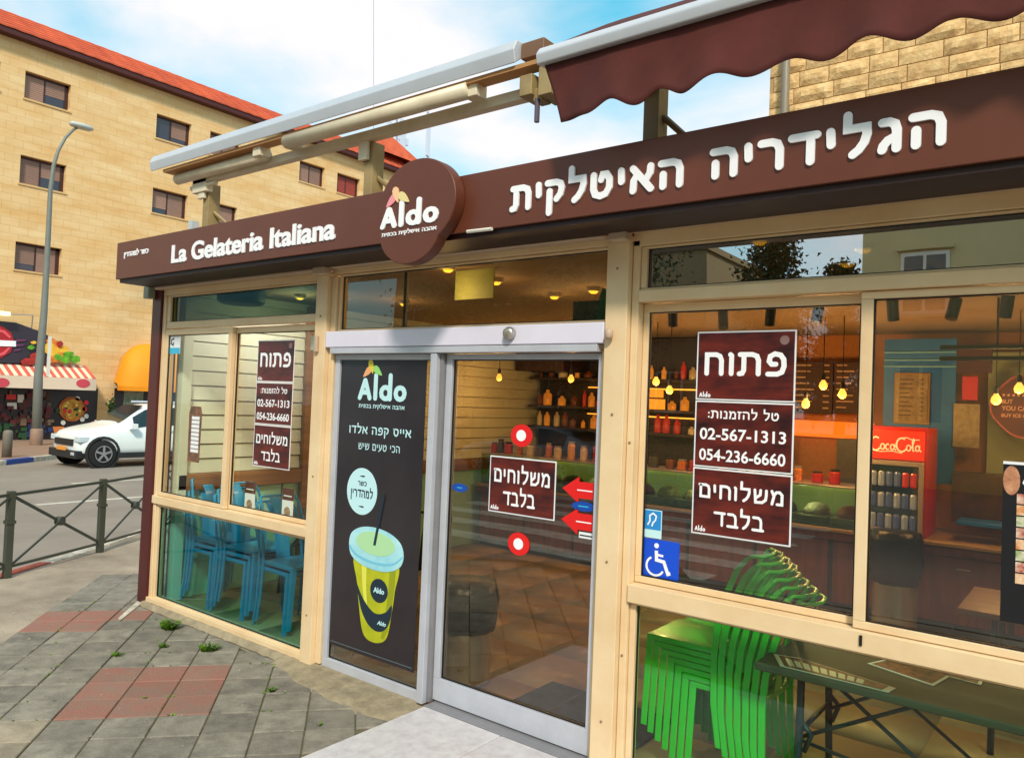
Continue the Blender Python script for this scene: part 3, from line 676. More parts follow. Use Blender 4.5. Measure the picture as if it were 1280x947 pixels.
MB().xz(smooth([(-3.775,.885),(-3.772,.82),(-3.74,.775),(-3.66,.742),(-3.54,.725),(-3.42,.732),(-3.33,.765),(-3.293,.81),(-3.292,.87),(-3.33,.925),(-3.42,.965),(-3.54,.982),(-3.66,.972),(-3.745,.935)]), .0248,.0275).build('cup_lid', lid, dp); MB().xz(smooth([(-3.765,.845),(-3.70,.80),(-3.54,.775),(-3.38,.79),(-3.30,.84),(-3.305,.825),(-3.38,.775),(-3.54,.757),(-3.70,.783),(-3.768,.825)]), .0242,.0247).build('lid_rim', mat('lid_rim_blue',(120,196,224),.4), dp)
MB().xz(blob(-3.535,.885,.175,.072,28), .0235,.0249).build('lid_opening', lid2, dp)
MB().xz([(-3.552,.875),(-3.530,.875),(-3.466,1.19),(-3.484,1.195)], .0220,.0234).build('straw', dkp, dp)
# stickers on the windows
wcs = thing('wheelchair_sticker', 'blue square wheelchair access sticker in the corner of the right window', 'sticker', (-1.64,.07,.99))
MB().xz([(-1.742,.985),(-1.546,.985),(-1.546,1.172),(-1.742,1.172)], .0715,.0735).build('blue_ground', mat('sign_blue',(16,78,214),.4), wcs)
s_ = MB(); yy = .0715
def flatstroke(mb, pl, wd, y, d=.001, k=0):
    l, r, P, rr = stroke_poly(pl, wd); 
    mb.xz([(q.x,q.y) for q in l]+[(q.x,q.y) for q in reversed(r)], y-d-k*.0002, y-k*.0002)
cx, cz_ = -1.650, 1.065
mb = MB(); mb.xz(blob(cx-.012,cz_+.078,.012,.012,14), yy-.001, yy); flatstroke(mb, [(cx-.012,cz_+.055),(cx-.010,cz_+.012),(cx+.028,cz_+.008),(cx+.05,cz_-.045),(cx+.062,cz_-.04)], .016, yy, k=1); flatstroke(mb, [(cx-.01,cz_+.036),(cx+.024,cz_+.034)], .011, yy, k=2)
flatstroke(mb, [(cx-.016+.045*math.cos(a), cz_-.018+.043*math.sin(a)) for a in [R(x) for x in range(118,345,18)]], .010, yy, k=3)
mb.build('wheelchair_symbol', white, wcs)
ear = thing('hearing_sticker', 'small pale blue hearing loop sticker above the wheelchair sticker', 'sticker', (-1.69,.07,1.18))
MB().xz([(-1.742,1.176),(-1.640,1.176),(-1.640,1.308),(-1.742,1.308)], .0715,.0735).build('ground_print', ppt, ear); MB().xz([(-1.738,1.215),(-1.644,1.215),(-1.644,1.304),(-1.738,1.304)], .0705,.0714).build('blue_field', mat('field_blue',(40,140,214),.4), ear)
mb = MB(); flatstroke(mb, [(-1.712,1.235),(-1.700,1.255),(-1.702,1.28),(-1.685,1.292),(-1.668,1.28),(-1.672,1.26),(-1.684,1.248),(-1.69,1.23)], .007, .0704); mb.build('ear_symbol', white, ear)
stk = thing('square_sticker', 'small white and cyan square sticker top left of the left window', 'sticker', (-6.03,.02,2.05))
MB().box(-6.098,-5.935,.024,.026,2.065,2.222).build('print', p_white, stk); MB().box(-6.098,-5.935,.0225,.0239,2.065,2.115).build('cyan_band', cyanm, stk)
mb = MB(); flatstroke(mb, [(-6.03,2.19),(-6.07,2.18),(-6.075,2.15),(-6.04,2.135),(-6.035,2.16)], .012, .0238); mb.build('symbol', dkp, stk)
# narrow bottle poster on left window
bp = thing('strip_poster', 'narrow vertical poster of price labels on the left window pane', 'poster', (-5.65,.025,1.2))
bm1 = mat('strip_print', (60,54,52), .4, rgb2=(150,100,70), scale=18)
MB().xz([(-5.735,1.215),(-5.565,1.215),(-5.555,1.60),(-5.575,1.65),(-5.715,1.65),(-5.740,1.60)], .022,.0235).build('sheet', bm1, bp)
for i in range(9): MB().box(-5.695,-5.585,.0205,.0219,1.29+i*.032,1.315+i*.032).build('price_label', p_white, bp)
# tent cards on the left sill
pc = mat('card_print', (110, 52, 34), .5, rgb2=(70,36,26), scale=20); pc2 = mat('card_picture', (200,170,140), .5, rgb2=(110,70,50), scale=40)
for (x, lab) in ((-4.985,'left of two small menu cards standing on the window sill'),(-4.53,'right of two small menu cards standing on the window sill')):
    t = thing('menu_card', lab, 'menu card', (x,.10,.905), group='menu cards on the left sill')
    MB().box(x-.062,x+.062,.10,.104,1.035,1.118).build('card_top', pc, t); MB().box(x-.062,x+.062,.0995,.1035,.905,1.033).build('card_front', p_white, t); MB().xz(blob(x,.955,.035,.035,12), .0975,.099).build('picture', pc2, t)
    MB().box(x-.045,x+.045,.098,.0995,1.06,1.068).build('text_line', p_white, t)
# big menu on the right window (cut by the frame)
mn = thing('window_menu', 'black food menu poster with small dish photos at the right edge of the window', 'poster', (-.1,.03,1.2))
MB().box(-.288,.14,.028,.030,1.085,1.652).build('sheet', mat('menu_black',(24,24,30),.4), mn)
food = [mat('food_orange',(214,130,60),.5,rgb2=(240,220,190),scale=30), mat('food_green',(120,150,70),.5,rgb2=(230,220,200),scale=30), mat('food_red',(170,60,50),.5,rgb2=(236,214,190),scale=30)]
for i in range(3):
    for j in range(8): MB().box(-.245+i*.125,-.130+i*.125,.0265,.0279,1.225+j*.040,1.260+j*.040).build('dish_photo', food[(i+j*2) % 3], mn)
MB().xz(blob(-.262,1.585,.026,.052,18), .0265,.0279).build('dish_photo', mat('bun',(214,160,120),.5,rgb2=(150,80,60),scale=20), mn)
mb = MB(); flatstroke(mb, [(-.20,1.545),(-.225,1.58),(-.21,1.62),(-.19,1.60),(-.19,1.56),(-.225,1.53),(-.215,1.50),(-.185,1.52)], .008, .0279); mb.build('script_letter', white, mn)
MB().box(-.288,.14,.0265,.0279,1.642,1.652).build('top_line', p_white, mn)
# ================================================================ CHAIRS
def chair_proto(name, m, label, group, hb=.90, wf=1.0):
    t = thing(name, label, 'chair', (0,0,0), group)
    w2 = .18
    s = MB(); s.box(-.18,.18,-w2,w2,.435,.45)       # seat pan with deep apron
    s.box(-.18,.18,-w2-.003,-w2+.006,.4225,.449); s.box(-.18,.18,w2-.006,w2+.003,.4225,.449); s.box(.174,.183,-w2,w2,.4225,.449); s.box(-.183,-.174,-w2,w2,.4225,.449)
    s.build('seat', m, t, bevel=.006)
    for sy in (-1, 1):
        l = MB(); y = sy*w2; yo = sy*(w2+.022); th = -sy*.004
        # front leg: folded sheet, side face and front face
        l.extr([(.183,y,.449),(.183-.035*wf,y,.449),(.192-.032*wf,yo,.0),(.192,yo,.0)], (0,th,0)); l.extr([(.184,y,.449),(.184,y-sy*.045,.449),(.192,yo-sy*.03,.0),(.192,yo,.0)], (-.004,0,0))
        l.build('front_leg', m, t, bevel=.0015)
        # rear leg and back upright run in one curve
        q = [(-.215,0,.0),(-.185,0,.20),(-.178,0,.42),(-.190,0,.56),(-.225,0,.72),(-.275,0,.85),(-.315,0,hb)]
        ws = [q_*wf for q_ in (.026,.031,.032,.032,.031,.030,.028)]; yy = [yo+sy*.004,yo,y+sy*.016,y+sy*.014,y+sy*.008,y-sy*.004,y-sy*.022]
        mb = MB(); k = []
        for (x,_,z),wd,yv in zip(q, ws, yy):
            mb.v += [(x-wd/2,yv,z),(x+wd/2,yv,z),(x+wd/2,yv-sy*.014,z),(x-wd/2,yv-sy*.014,z)]
        n = len(q)
        for i in range(n-1):
            for j in range(4): mb.f.append((4*i+j,4*i+(j+1)%4,4*i+4+(j+1)%4,4*i+4+j))
        mb.f += [(3,2,1,0),tuple(4*(n-1)+j for j in range(4))]
        mb.build('rear_leg', m, t, bevel=.002)
    # curved top rail sweeping back
    tp = [(-.312,-w2+.02,hb-.006),(-.326,-w2+.045,hb+.006),(-.362,-.09,hb+.004),(-.376,0,hb+.002),(-.362,.09,hb+.004),(-.326,w2-.045,hb+.006),(-.312,w2-.02,hb-.006)]
    MB().tube(tp, .010, 8).build('top_rail', m, t, smooth=True)
    mb = MB(); 
    sp = [(-.180,.43),(-.196,.56),(-.232,.70),(-.295,.82),(-.370,hb-.002)]
    for x, z in sp: mb.v += [(x,-.045,z),(x+.006,-.045,z+.001),(x+.006,.045,z+.001),(x,.045,z)]
    for i in range(len(sp)-1):
        for j in range(4): mb.f.append((4*i+j,4*i+(j+1)%4,4*i+4+(j+1)%4,4*i+4+j))
    mb.build('back_splat', m, t, bevel=.002)
    return t
greenp = mat('green_enamel', (50, 206, 48), .3, var=.12, scale=3, coat=.3)
tealp = mat('teal_enamel', (24, 146, 196), .3, var=.12, scale=3, coat=.3)
blackp = mat('black_enamel', (30, 32, 34), .35, var=.1)
def stack(proto, n, x, y, rz, dx, dz, labels, first):
    out = []
    for k in range(n):
        o = proto if (first and k == 0) else copy_tree(proto)
        o.location = (x+dx*k*math.cos(rz), y+dx*k*math.sin(rz), .02+dz*k); o.rotation_euler = (0,0,rz+random.uniform(-.012,.012)); o['label'] = labels[k]; out.append(o)
    return out
ordw = ['lowest', 'second lowest', 'third from the bottom', 'middle', 'third from the top', 'second from the top', 'topmost']
g0 = chair_proto('stacking_chair', greenp, '', 'green metal chairs stacked behind the right window')
stack(g0, 7, -1.40, .50, math.pi, .040, .030, ['bright green metal chair, %s of the tall stack beside the table' % q for q in ordw], True)
stack(g0, 3, -1.72, 1.10, math.pi+.12, .040, .030, ['green metal chair, %s of the short stack behind the tall green stack' % q for q in ('lowest','middle','topmost')], False)
t0 = chair_proto('stacking_chair', tealp, '', 'teal metal chairs stacked in the left bay', wf=.72)
first = True
for (x, y, n, rz, nm) in ((-5.88,.43,3,0,'stack nearest the shutter wall'),(-5.42,.43,3,.03,'middle stack of the left bay'),(-4.87,.44,2,-.04,'stack nearest the cream post')):
    ol_ = {3:('lowest','middle','topmost'),2:('lower','upper')}[n]
    stack(t0, n, x, y, rz, .050, .048, ['teal metal chair, %s one in the %s' % (q, nm) for q in ol_], first); first = False
b0 = chair_proto('dining_chair', blackp, 'black metal chair behind the teal stacks, its back just over the window rail', 'chairs in the left bay')
b0.location = (-4.35,1.25,.02); b0.rotation_euler = (0,0,2.6)
# ---------------------------------------------------------------- tables
tdark = mat('table_dark', (70, 66, 52), .6, var=.2, scale=5); tleg = mat('table_leg', (22, 44, 58), .4, var=.2, scale=6); twood = mat('table_wood', (150, 92, 44), .35, rgb2=(104, 58, 26), scale=3, stretch=(1,8,1))
def trestle(name, label, x0, x1, y0, y1, zt, m, nleg=(0,1)):
    t = thing(name, label, 'table', ((x0+x1)/2,(y0+y1)/2,.02))
    MB().box(x0,x1,y0,y1,zt-.035,zt).build('tabletop', m, t, bevel=.008)
    for xs in (x0+.16, x1-.16):
        mb = MB(); yc = (y0+y1)/2
        for yy in (y0+.14, y1-.14):
            mb.tube([(xs,yy,zt-.036),(xs,yy,zt-.20),(xs,yy+(.02 if yy>yc else -.02),.30),(xs,yy+(.05 if yy>yc else -.05),.022)], .017, 8)
            mb.tube([(xs,yy,zt-.25),(xs+.05,yy,.40),(xs+.02,yy,.32)], .012, 6)
        mb.tube([(xs,y0+.14,zt-.30),(xs,y1-.14,zt-.30)], .012, 6)
        mb.build('trestle_leg', tleg, t, smooth=True)
    mb = MB(); a = x0+.17; b = x1-.17; c = (a+b)/2
    for yy in (y0+.15,y1-.15):
        mb.tube([(a+.1,yy,zt-.04),(c,yy,.22),(b-.1,yy,zt-.04)], .009, 6); mb.tube([(a,yy,.38),(c-.25,yy,zt-.04)], .009, 6); mb.tube([(b,yy,.38),(c+.25,yy,zt-.04)], .009, 6)
    mb.tube([(a,y0+.15,.36),(b,y0+.15,.22)], .008, 6)
    mb.build('cross_brace', tleg, t, smooth=True)
    return t
trestle('trestle_table', 'dark trestle table with menus on it, behind the lower right window', -1.20, .62, .125, .84, .70, tdark)
trestle('wood_table', 'brown wooden table further inside behind the dark trestle table', -.62, 1.0, 1.55, 2.25, .78, twood)
trestle('low_table', 'dark table between the teal chair stacks and the mint wall', -5.9, -4.4, .85, 1.3, .72, tdark)
menus = mat('menu_print', (36,32,32), .5, rgb2=(170,96,60), scale=22)
for (pts, lab) in (([(967,817),(998,822),(1120,860),(1106,871),(975,832)],'long folded menu at the near edge of the dark table'),([(1084,829),(1125,820),(1200,838),(1167,857)],'dark paper menu with white border in the middle of the table'),([(1128,821),(1170,824),(1231,847),(1226,856),(1188,846)],'pale paper menu lying half under the window rail')):
    P = [at(u, v, z=.7012) for u, v in pts]; P = [(p.x, max(p.y,.14)) for p in P]; c = (sum(p[0] for p in P)/len(P), sum(p[1] for p in P)/len(P))
    t = thing('paper_menu', lab, 'menu', (c[0],c[1],.70), 'menus lying on the dark table'); MB().xy(P, .7012, .7032).build('sheet', p_white, t)
    Q = [(c[0]+(a-c[0])*.90, c[1]+(b-c[1])*.90) for a, b in P]; MB().xy(Q, .7033, .7040).build('print', menus, t)
    if 'long' in lab:
        for i in range(9):
            f0 = .06+.085*i; A_ = Vector(Q[0]).lerp(Vector(Q[2]), f0); B_ = Vector(Q[4]).lerp(Vector(Q[3]), f0); d_ = (Vector(Q[2])-Vector(Q[0]))*.06; A_ = A_.lerp(B_, .12); B_ = B_.lerp(A_, .25)
            MB().xy([(A_.x,A_.y),(B_.x,B_.y),(B_.x+d_.x,B_.y+d_.y),(A_.x+d_.x,A_.y+d_.y)], .7042, .7046).build('price_column', p_white, t)
# ---------------------------------------------------------------- bins, mat
def bin_(x, y, r, h, bagh, lab):
    t = thing('waste_bin', lab, 'bin', (x,y,.02))
    MB().lathe([(r,.02),(r,.05),(r*.98,.06),(r*.98,h-.02),(r,h)], (x,y,.0), 24).build('bin_body', steel, t, smooth=True)
    mb = MB(); pr = []
    for i in range(7):
        f = i/6; pr.append((r*(1.05+.13*math.sin(f*3.1)), h-bagh+bagh*f*1.15))
    mb.lathe(pr+[(r*.4,h+bagh*.18)], (x,y,0), 28); mb.v = [(a+(random.random()-.5)*.022, b+(random.random()-.5)*.022, c) for a,b,c in mb.v]
    mb.build('bag', mat('bag_black',(24,30,34),.32,var=.3,scale=12,bump=.6,bscale=25), t, smooth=True)
bin_(-1.34, 3.70, .17, .80, .36, 'steel bin with black bag in front of the counter')
bin_(-3.20, .52, .17, .60, .26, 'steel bin with dark bag just inside the sliding door')
tag(MB().box(-2.75,-1.9,.16,.86,.0205,.032).build('door_mat', mat('mat_dark',(52,54,52),.9,var=.3,scale=40,bump=.5), bevel=.004), 'dark grey door mat on the floor inside the sliding door', 'mat')
# ---------------------------------------------------------------- counter
cw = mat('counter_wood', (142, 72, 40), .4, rgb2=(104, 48, 26), scale=2.5, stretch=(6,6,.8)); cwd = mat('counter_dark', (44, 22, 16), .5)
ct = thing('counter', 'long brown wood panelled serving counter across the back of the shop', 'counter', (-2.4,4.0,.02))
MB().box(-6.05,1.5,4.03,4.9,.10,.74).build('carcass', cwd, ct); MB().box(-6.05,1.5,4.06,4.85,.02,.10).build('plinth', black, ct)
for i in range(11):
    x = -6.04+i*.685; MB().box(x+.02,x+.665,4.0,4.03,.12,.66).build('door_panel', cw, ct, bevel=.006); MB().box(x+.30,x+.40,3.985,3.999,.565,.575).build('handle', steel, ct)
MB().box(-6.06,1.52,3.97,4.9,.67,.735).build('counter_edge', cw, ct, bevel=.006); MB().box(-6.08,1.54,3.95,4.92,.741,.775).build('worktop', mat('worktop',(170,140,96),.3,var=.15), ct, bevel=.006)
# display case with tubs
dc = thing('display_case', 'glass ice cream display case glowing green on the counter', 'display case', (-3.9,4.0,.775))
gcase = glass('case_glass', (.72,.82,.60), 2.5)
MB().box(-6.0,-1.72,3.97,3.98,.78,1.13).build('front_glass', gcase, dc); MB().box(-6.0,-1.72,3.96,4.40,1.131,1.15).build('top_shelf', steel, dc, bevel=.004)
MB().box(-6.0,-1.72,4.45,4.47,.78,1.13).build('back_board', mat('case_back_glow',(150,160,90),.5,emit=.4), dc)  # board emits a little itself, standing in for light inside the case
MB().box(-5.98,-1.74,3.985,4.44,.776,.80).build('base', mat('case_base',(120,130,90),.4), dc)
flav = [(236,220,150),(120,170,60),(240,200,190),(90,54,34),(250,240,220),(220,120,60),(170,60,80),(200,190,120)]
for i in range(14):
    x = -5.85+i*.30; m = mat('flavour_%d' % (i % 8), flav[i % 8], .5, var=.15, scale=20, bump=.5)
    tb = MB().box(x,x+.27,4.02,4.40,.805,.86).build('tub', steel, dc, bevel=.004)
    mb = MB(); mb.lathe([(.12,.0),(.11,.05),(.07,.09),(.02,.105)], (x+.135,4.2,.861), 12); mb.v = [(a+(random.random()-.5)*.012,(b-4.2)*1.25+4.2+(random.random()-.5)*.012,c) for a,b,c in mb.v]; mb.build('ice_cream', m, dc, smooth=True)
for x_ in (-5.4,-4.3,-3.2,-2.2):
    l = bpy.data.lights.new('case_lamp', 'POINT'); l.energy = 1.6; l.color = (1,.92,.72); l.shadow_soft_size = .05
    o = bpy.data.objects.new('case_lamp', l); COL.objects.link(o); o.parent = dc; o.location = (x_+3.9, .06, .31)
warmled = mat('case_light', (255, 226, 130), .5, emit=3)
MB().box(-5.98,-1.74,4.43,4.445,1.09,1.105).build('light_strip', warmled, dc)
# goods on the case
gc = [(214,120,50),(190,40,36),(230,206,160),(120,70,40),(240,170,60),(70,70,66),(200,150,110)]
ORD = lambda n: ['first','second','third','fourth','fifth','sixth','seventh','eighth','ninth','tenth','eleventh','twelfth','thirteenth','fourteenth','fifteenth','sixteenth','seventeenth','eighteenth','nineteenth','twentieth'][n] if n < 20 else 'twenty-'+ORD(n-20) if n < 29 else 'thirty-'+ORD(n-30) if n > 29 else 'thirtieth'
x = -5.95; k = 0; gl_ = ['orange','red','cream','brown','amber','dark','tan']
while x < -1.8 and k < 36:
    wd = random.uniform(.07,.12); h = random.uniform(.10,.21); i = random.randrange(7); m = mat('goods_%d' % i, gc[i], .45, var=.3, scale=15)
    t = thing('jar', '%s topping jar, %s from the left over the ice cream case' % (gl_[i], ORD(k)), 'jar', (x,4.15,1.151), 'topping jars over the display case')
    MB().lathe([(wd*.45,0),(wd*.48,.01),(wd*.48,h*.75),(wd*.36,h*.85)], (x,4.15,1.151), 10).build('body', m, t, smooth=False)
    MB().lathe([(wd*.4,h*.86),(wd*.4,h)], (x,4.15,1.151), 10).build('lid', black if i%2 else steel, t); x += wd+random.uniform(.01,.10); k += 1
# drinks fridge
fr = thing('drinks_fridge', 'small drinks fridge with a glowing red script header, standing on the counter', 'fridge', (-1.36,4.2,.775))
fred = mat('fridge_red', (190, 26, 20), .4); fx0, fx1 = -1.66, -1.20
MB().box(fx0,fx1+.02,4.02,4.50,.776,1.70).build('cabinet', fred, fr, bevel=.006)
MB().box(fx0,fx1,3.985,4.018,1.42,1.67).build('light_header', mat('header_red',(230,46,16),.4,emit=.55), fr, bevel=.006)
f = MB(); f.box(fx0,fx1,3.98,4.015,.79,.83); f.box(fx0,fx1,3.98,4.015,1.37,1.41); f.box(fx0,fx0+.035,3.98,4.015,.83,1.37); f.box(fx1-.035,fx1,3.98,4.015,.83,1.37)
dr = f.build('fridge_door', mat('fridge_frame',(176,160,150),.4), fr, bevel=.004)
MB().box(fx0+.03,fx1-.03,4.0,4.006,.82,1.38).build('door_glass', gl_clear, dr)
MB().box(fx0+.02,fx1-.02,4.0165,4.0195,.82,1.38).build('inside', mat('fridge_inside',(60,76,80),.5,rgb2=(40,50,54),scale=3,emit=.12), fr)
for r_, zz in enumerate((.83,1.01,1.19)):
    for i in range(6):
        m = [mat('can_red',(210,40,40),.3,emit=.15), mat('can_green',(90,200,130),.3,emit=.15), mat('can_silver',(170,176,180),.3,emit=.12), mat('can_blue',(96,110,150),.3,emit=.12)][(i//2+r_*(3 if r_ else 0)) % 4 if r_==2 else 2+(i+r_)%2]
        MB().lathe([(.024,0),(.028,.01),(.028,.11),(.020,.125)], (fx0+.07+i*.063,4.0095+.0,zz), 8).build('can', m, fr)
# script lettering for the header, drawn with pen strokes
def pen(mb, pl, wd, y, k=0): flatstroke(mb, pl, wd, y, .002, k)
def arc(cx, cz_, rx, rz, a0, a1, n=9): return [(cx+rx*math.cos(R(a0+(a1-a0)*i/n)), cz_+rz*math.sin(R(a0+(a1-a0)*i/n))) for i in range(n+1)]
mb = MB(); y_ = 3.9845; zc = 1.545; xs = fx0+.085; k = 0
def cc(x, z, s): return [arc(x, z, .040*s, .060*s, 50, 320)]
for (x, big, kind) in ((xs,1,'C'),(xs+.055,0,'o'),(xs+.095,0,'c'),(xs+.132,0,'a'),(xs+.205,1,'C'),(xs+.258,0,'o'),(xs+.292,0,'l'),(xs+.325,0,'a')):
    if kind == 'C': pen(mb, arc(x, zc+.005, .042, .058, 55, 325), .013, y_, k)
    elif kind == 'o': pen(mb, arc(x, zc-.018, .016, .024, 0, 360, 12), .010, y_, k)
    elif kind == 'c': pen(mb, arc(x, zc-.018, .016, .024, 50, 310), .010, y_, k)
    elif kind == 'a': pen(mb, arc(x, zc-.018, .015, .023, 20, 340), .010, y_, k); k += 1; pen(mb, [(x+.017,zc+.008),(x+.015,zc-.03),(x+.03,zc-.044)], .009, y_, k)
    elif kind == 'l': pen(mb, [(x-.012,zc-.02),(x+.01,zc+.05),(x+.002,zc+.062),(x-.006,zc+.04),(x,zc-.04),(x+.012,zc-.042)], .009, y_, k)
    k += 1
pen(mb, [(xs+.150,zc-.012),(xs+.172,zc-.008)], .012, y_, k); k += 1
pen(mb, [(xs-.03,zc-.052),(xs+.04,zc-.062),(xs+.13,zc-.052),(xs+.21,zc-.066)], .007, y_, k); k += 1
pen(mb, [(xs+.20,zc+.062),(xs+.24,zc+.070),(xs+.29,zc+.05),(xs+.34,zc+.056)], .007, y_, k)
mb.build('script_lettering', mat('lit_white',(255,206,160),.5,emit=.7), fr)
# back bar: shelves and jars seen through the door
bb = thing('back_bar', 'dark back bar with shelves of glowing jars behind the counter', 'shelving', (-5.0,5.2,.02))
bk = mat('bar_dark', (40, 24, 18), .5, var=.3, scale=4)
MB().box(-6.08,-3.6,5.25,5.48,.02,2.6).build('cabinet', bk, bb)
MB().box(-6.10,-5.35,4.7,5.25,2.18,2.55).build('hood', mat('hood_dark',(52,20,18),.4), bb, bevel=.01)
for zz in (1.45,1.72,2.08): MB().box(-6.05,-3.6,4.95,5.25,zz,zz+.03).build('shelf', cwd, bb)
glow = mat('shelf_glow', (255, 170, 60), .5, emit=2.2)
MB().box(-5.3,-3.65,5.22,5.245,1.995,2.01).build('light_strip', glow, bb); MB().box(-5.3,-3.65,5.22,5.245,1.655,1.67).build('light_strip', glow, bb)
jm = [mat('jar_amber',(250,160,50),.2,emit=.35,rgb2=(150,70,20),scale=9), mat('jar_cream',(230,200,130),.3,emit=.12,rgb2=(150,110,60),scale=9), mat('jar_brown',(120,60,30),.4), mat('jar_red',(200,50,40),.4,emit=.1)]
jn = ['amber','cream','brown','red']
for sh_, zz in (('lowest',1.481),('middle',1.751),('top',2.111)):
    x = -5.95; k = 0
    while x < -3.7:
        i = random.choice((0,0,0,1,2,2,2,3)); r = random.uniform(.022,.062); h = random.uniform(.09,.23)
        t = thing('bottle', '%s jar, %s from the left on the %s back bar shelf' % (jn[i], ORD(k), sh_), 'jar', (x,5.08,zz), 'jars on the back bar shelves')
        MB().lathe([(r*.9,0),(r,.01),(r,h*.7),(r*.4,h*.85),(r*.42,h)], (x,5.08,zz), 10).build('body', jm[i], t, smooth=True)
        x += 2*r+random.uniform(.01,.12); k += 1
# menu boards, orange niche, wall things
def board(name, label, cat, u0, v0, u1, v1, y, m, th=.03, parts=None):
    a = at(u0, v0, y=y); b = at(u1, v1, y=y); x0, x1, z1, z0 = a.x, b.x, a.z, b.z
    t = thing(name, label, cat, ((x0+x1)/2, y, z0)); MB().box(x0,x1,y,y+th,z0,z1).build('board', m, t, bevel=.004); return t, x0, x1, z0, z1
chalk = mat('chalk_text', (200, 160, 120), .7); bdark = mat('menu_board_dark', (70, 34, 22), .5, var=.2, scale=4)
def lines(t, x0, x1, z0, z1, y, n, cols, m):
    for c in range(cols):
        a = x0+(x1-x0)*(c+.08)/cols; b = x0+(x1-x0)*(c+.92)/cols
        for i in range(n):
            z = z1-(z1-z0)*(i+.7)/(n+.6); l = random.uniform(.35,.65)
            MB().box(a,a+(b-a)*l,y-.003,y-.001,z,z+(z1-z0)*.22/n).build('text_line', m, t); MB().box(b-(b-a)*.15,b,y-.003,y-.001,z,z+(z1-z0)*.22/n).build('text_line', m, t)
t, x0, x1, z0, z1 = board('menu_board', 'dark menu board left of centre on the back wall', 'menu board', 985, 452, 1040, 518, 5.3, bdark); lines(t, x0, x1, z0, z1, 5.3, 8, 1, chalk)
t, x0, x1, z0, z1 = board('menu_board', 'dark menu board above the orange niche near the window mullion', 'menu board', 1043, 452, 1085, 518, 5.3, bdark); lines(t, x0, x1, z0, z1, 5.3, 8, 1, chalk)
t, x0, x1, z0, z1 = board('lit_backsplash', 'glowing orange backsplash panel under the menu boards', 'panel', 985, 524, 1092, 550, 5.38, mat('orange_lit',(255,120,20),.5,emit=.9))
t, x0, x1, z0, z1 = board('dark_cabinet', 'dark cupboard behind the left end of the right window', 'cupboard', 800, 445, 985, 600, 5.35, bk)
t, x0, x1, z0, z1 = board('price_sign', 'upper small glowing yellow sign behind the right window', 'sign', 808, 486, 829, 497, 4.9, mat('yellow_lit',(250,160,40),.5,emit=.7), .01)
t, x0, x1, z0, z1 = board('price_sign', 'lower small glowing yellow sign behind the right window', 'sign', 806, 498, 831, 512, 4.9, mat('yellow_lit',(250,160,40),.5,emit=.7), .01)
t, x0, x1, z0, z1 = board('machine', 'dark grey machine at the right end of the orange niche', 'machine', 1046, 548, 1090, 606, 4.7, mat('machine_grey',(74,70,66),.4,var=.2), .35)
bluew = mat('blue_board', (16, 108, 190), .5, rgb2=(8, 84, 160), scale=2)
t, x0, x1, z0, z1 = board('blue_wall_panel', 'tall blue panel with a framed beige menu above the fridge', 'panel', 1106, 424, 1192, 606, 4.95, bluew)
W = x1-x0; H_ = z1-z0
MB().box(x0+W*.16,x0+W*.66,4.93,4.948,z0+H_*.40,z0+H_*.76).build('menu_frame', mat('gold_frame',(150,116,60),.5), t, bevel=.004); MB().box(x0+W*.19,x0+W*.63,4.92,4.929,z0+H_*.415,z0+H_*.745).build('menu_sheet', mat('menu_beige',(170,148,98),.6,rgb2=(120,100,64),scale=14), t)
lines(t, x0+W*.21, x0+W*.61, z0+H_*.43, z0+H_*.73, 4.918, 9, 1, mat('menu_ink',(70,54,34),.6))
for zz in (.80,.845,.90): MB().box(x0,x1,4.93,4.949,z0+H_*zz,z0+H_*zz+.012).build('moulding', mat('pale_blue',(120,176,200),.5), t)
red2 = mat('deep_red', (84, 12, 18), .6, rgb2=(58,8,14), scale=6)
t, x0, x1, z0, z1 = board('red_sign', 'upper dark red poster on the wall right of the blue panel', 'sign', 1196, 432, 1240, 466, 4.95, red2)
t, x0, x1, z0, z1 = board('red_sign', 'lower bright red sign under the dark red poster', 'sign', 1203, 470, 1222, 500, 4.9, mat('sign_red',(196,20,30),.5)); 
t, x0, x1, z0, z1 = board('notice_board', 'beige notice sheets on the wall right of the blue panel', 'notice', 1192, 504, 1224, 560, 4.9, mat('notice_beige',(176,160,120),.6,rgb2=(130,112,80),scale=20))
t, x0, x1, z0, z1 = board('pale_wall_board', 'pale green lit wall board behind the dark red plaque', 'panel', 1236, 440, 1420, 640, 5.2, mat('pale_green',(186,196,150),.6,var=.08,scale=2))
t, x0, x1, z0, z1 = board('coffee_machine', 'brown coffee counter shelf with machines beside the fridge', 'machine', 1190, 590, 1262, 660, 4.5, mat('machine_brown',(96,66,38),.4,rgb2=(50,34,26),scale=6), .3)
t, x0, x1, z0, z1 = board('blue_tray', 'blue tray lying on the counter right of the fridge', 'tray', 1195, 650, 1255, 662, 4.1, mat('tray_blue',(40,110,190),.4), .3)
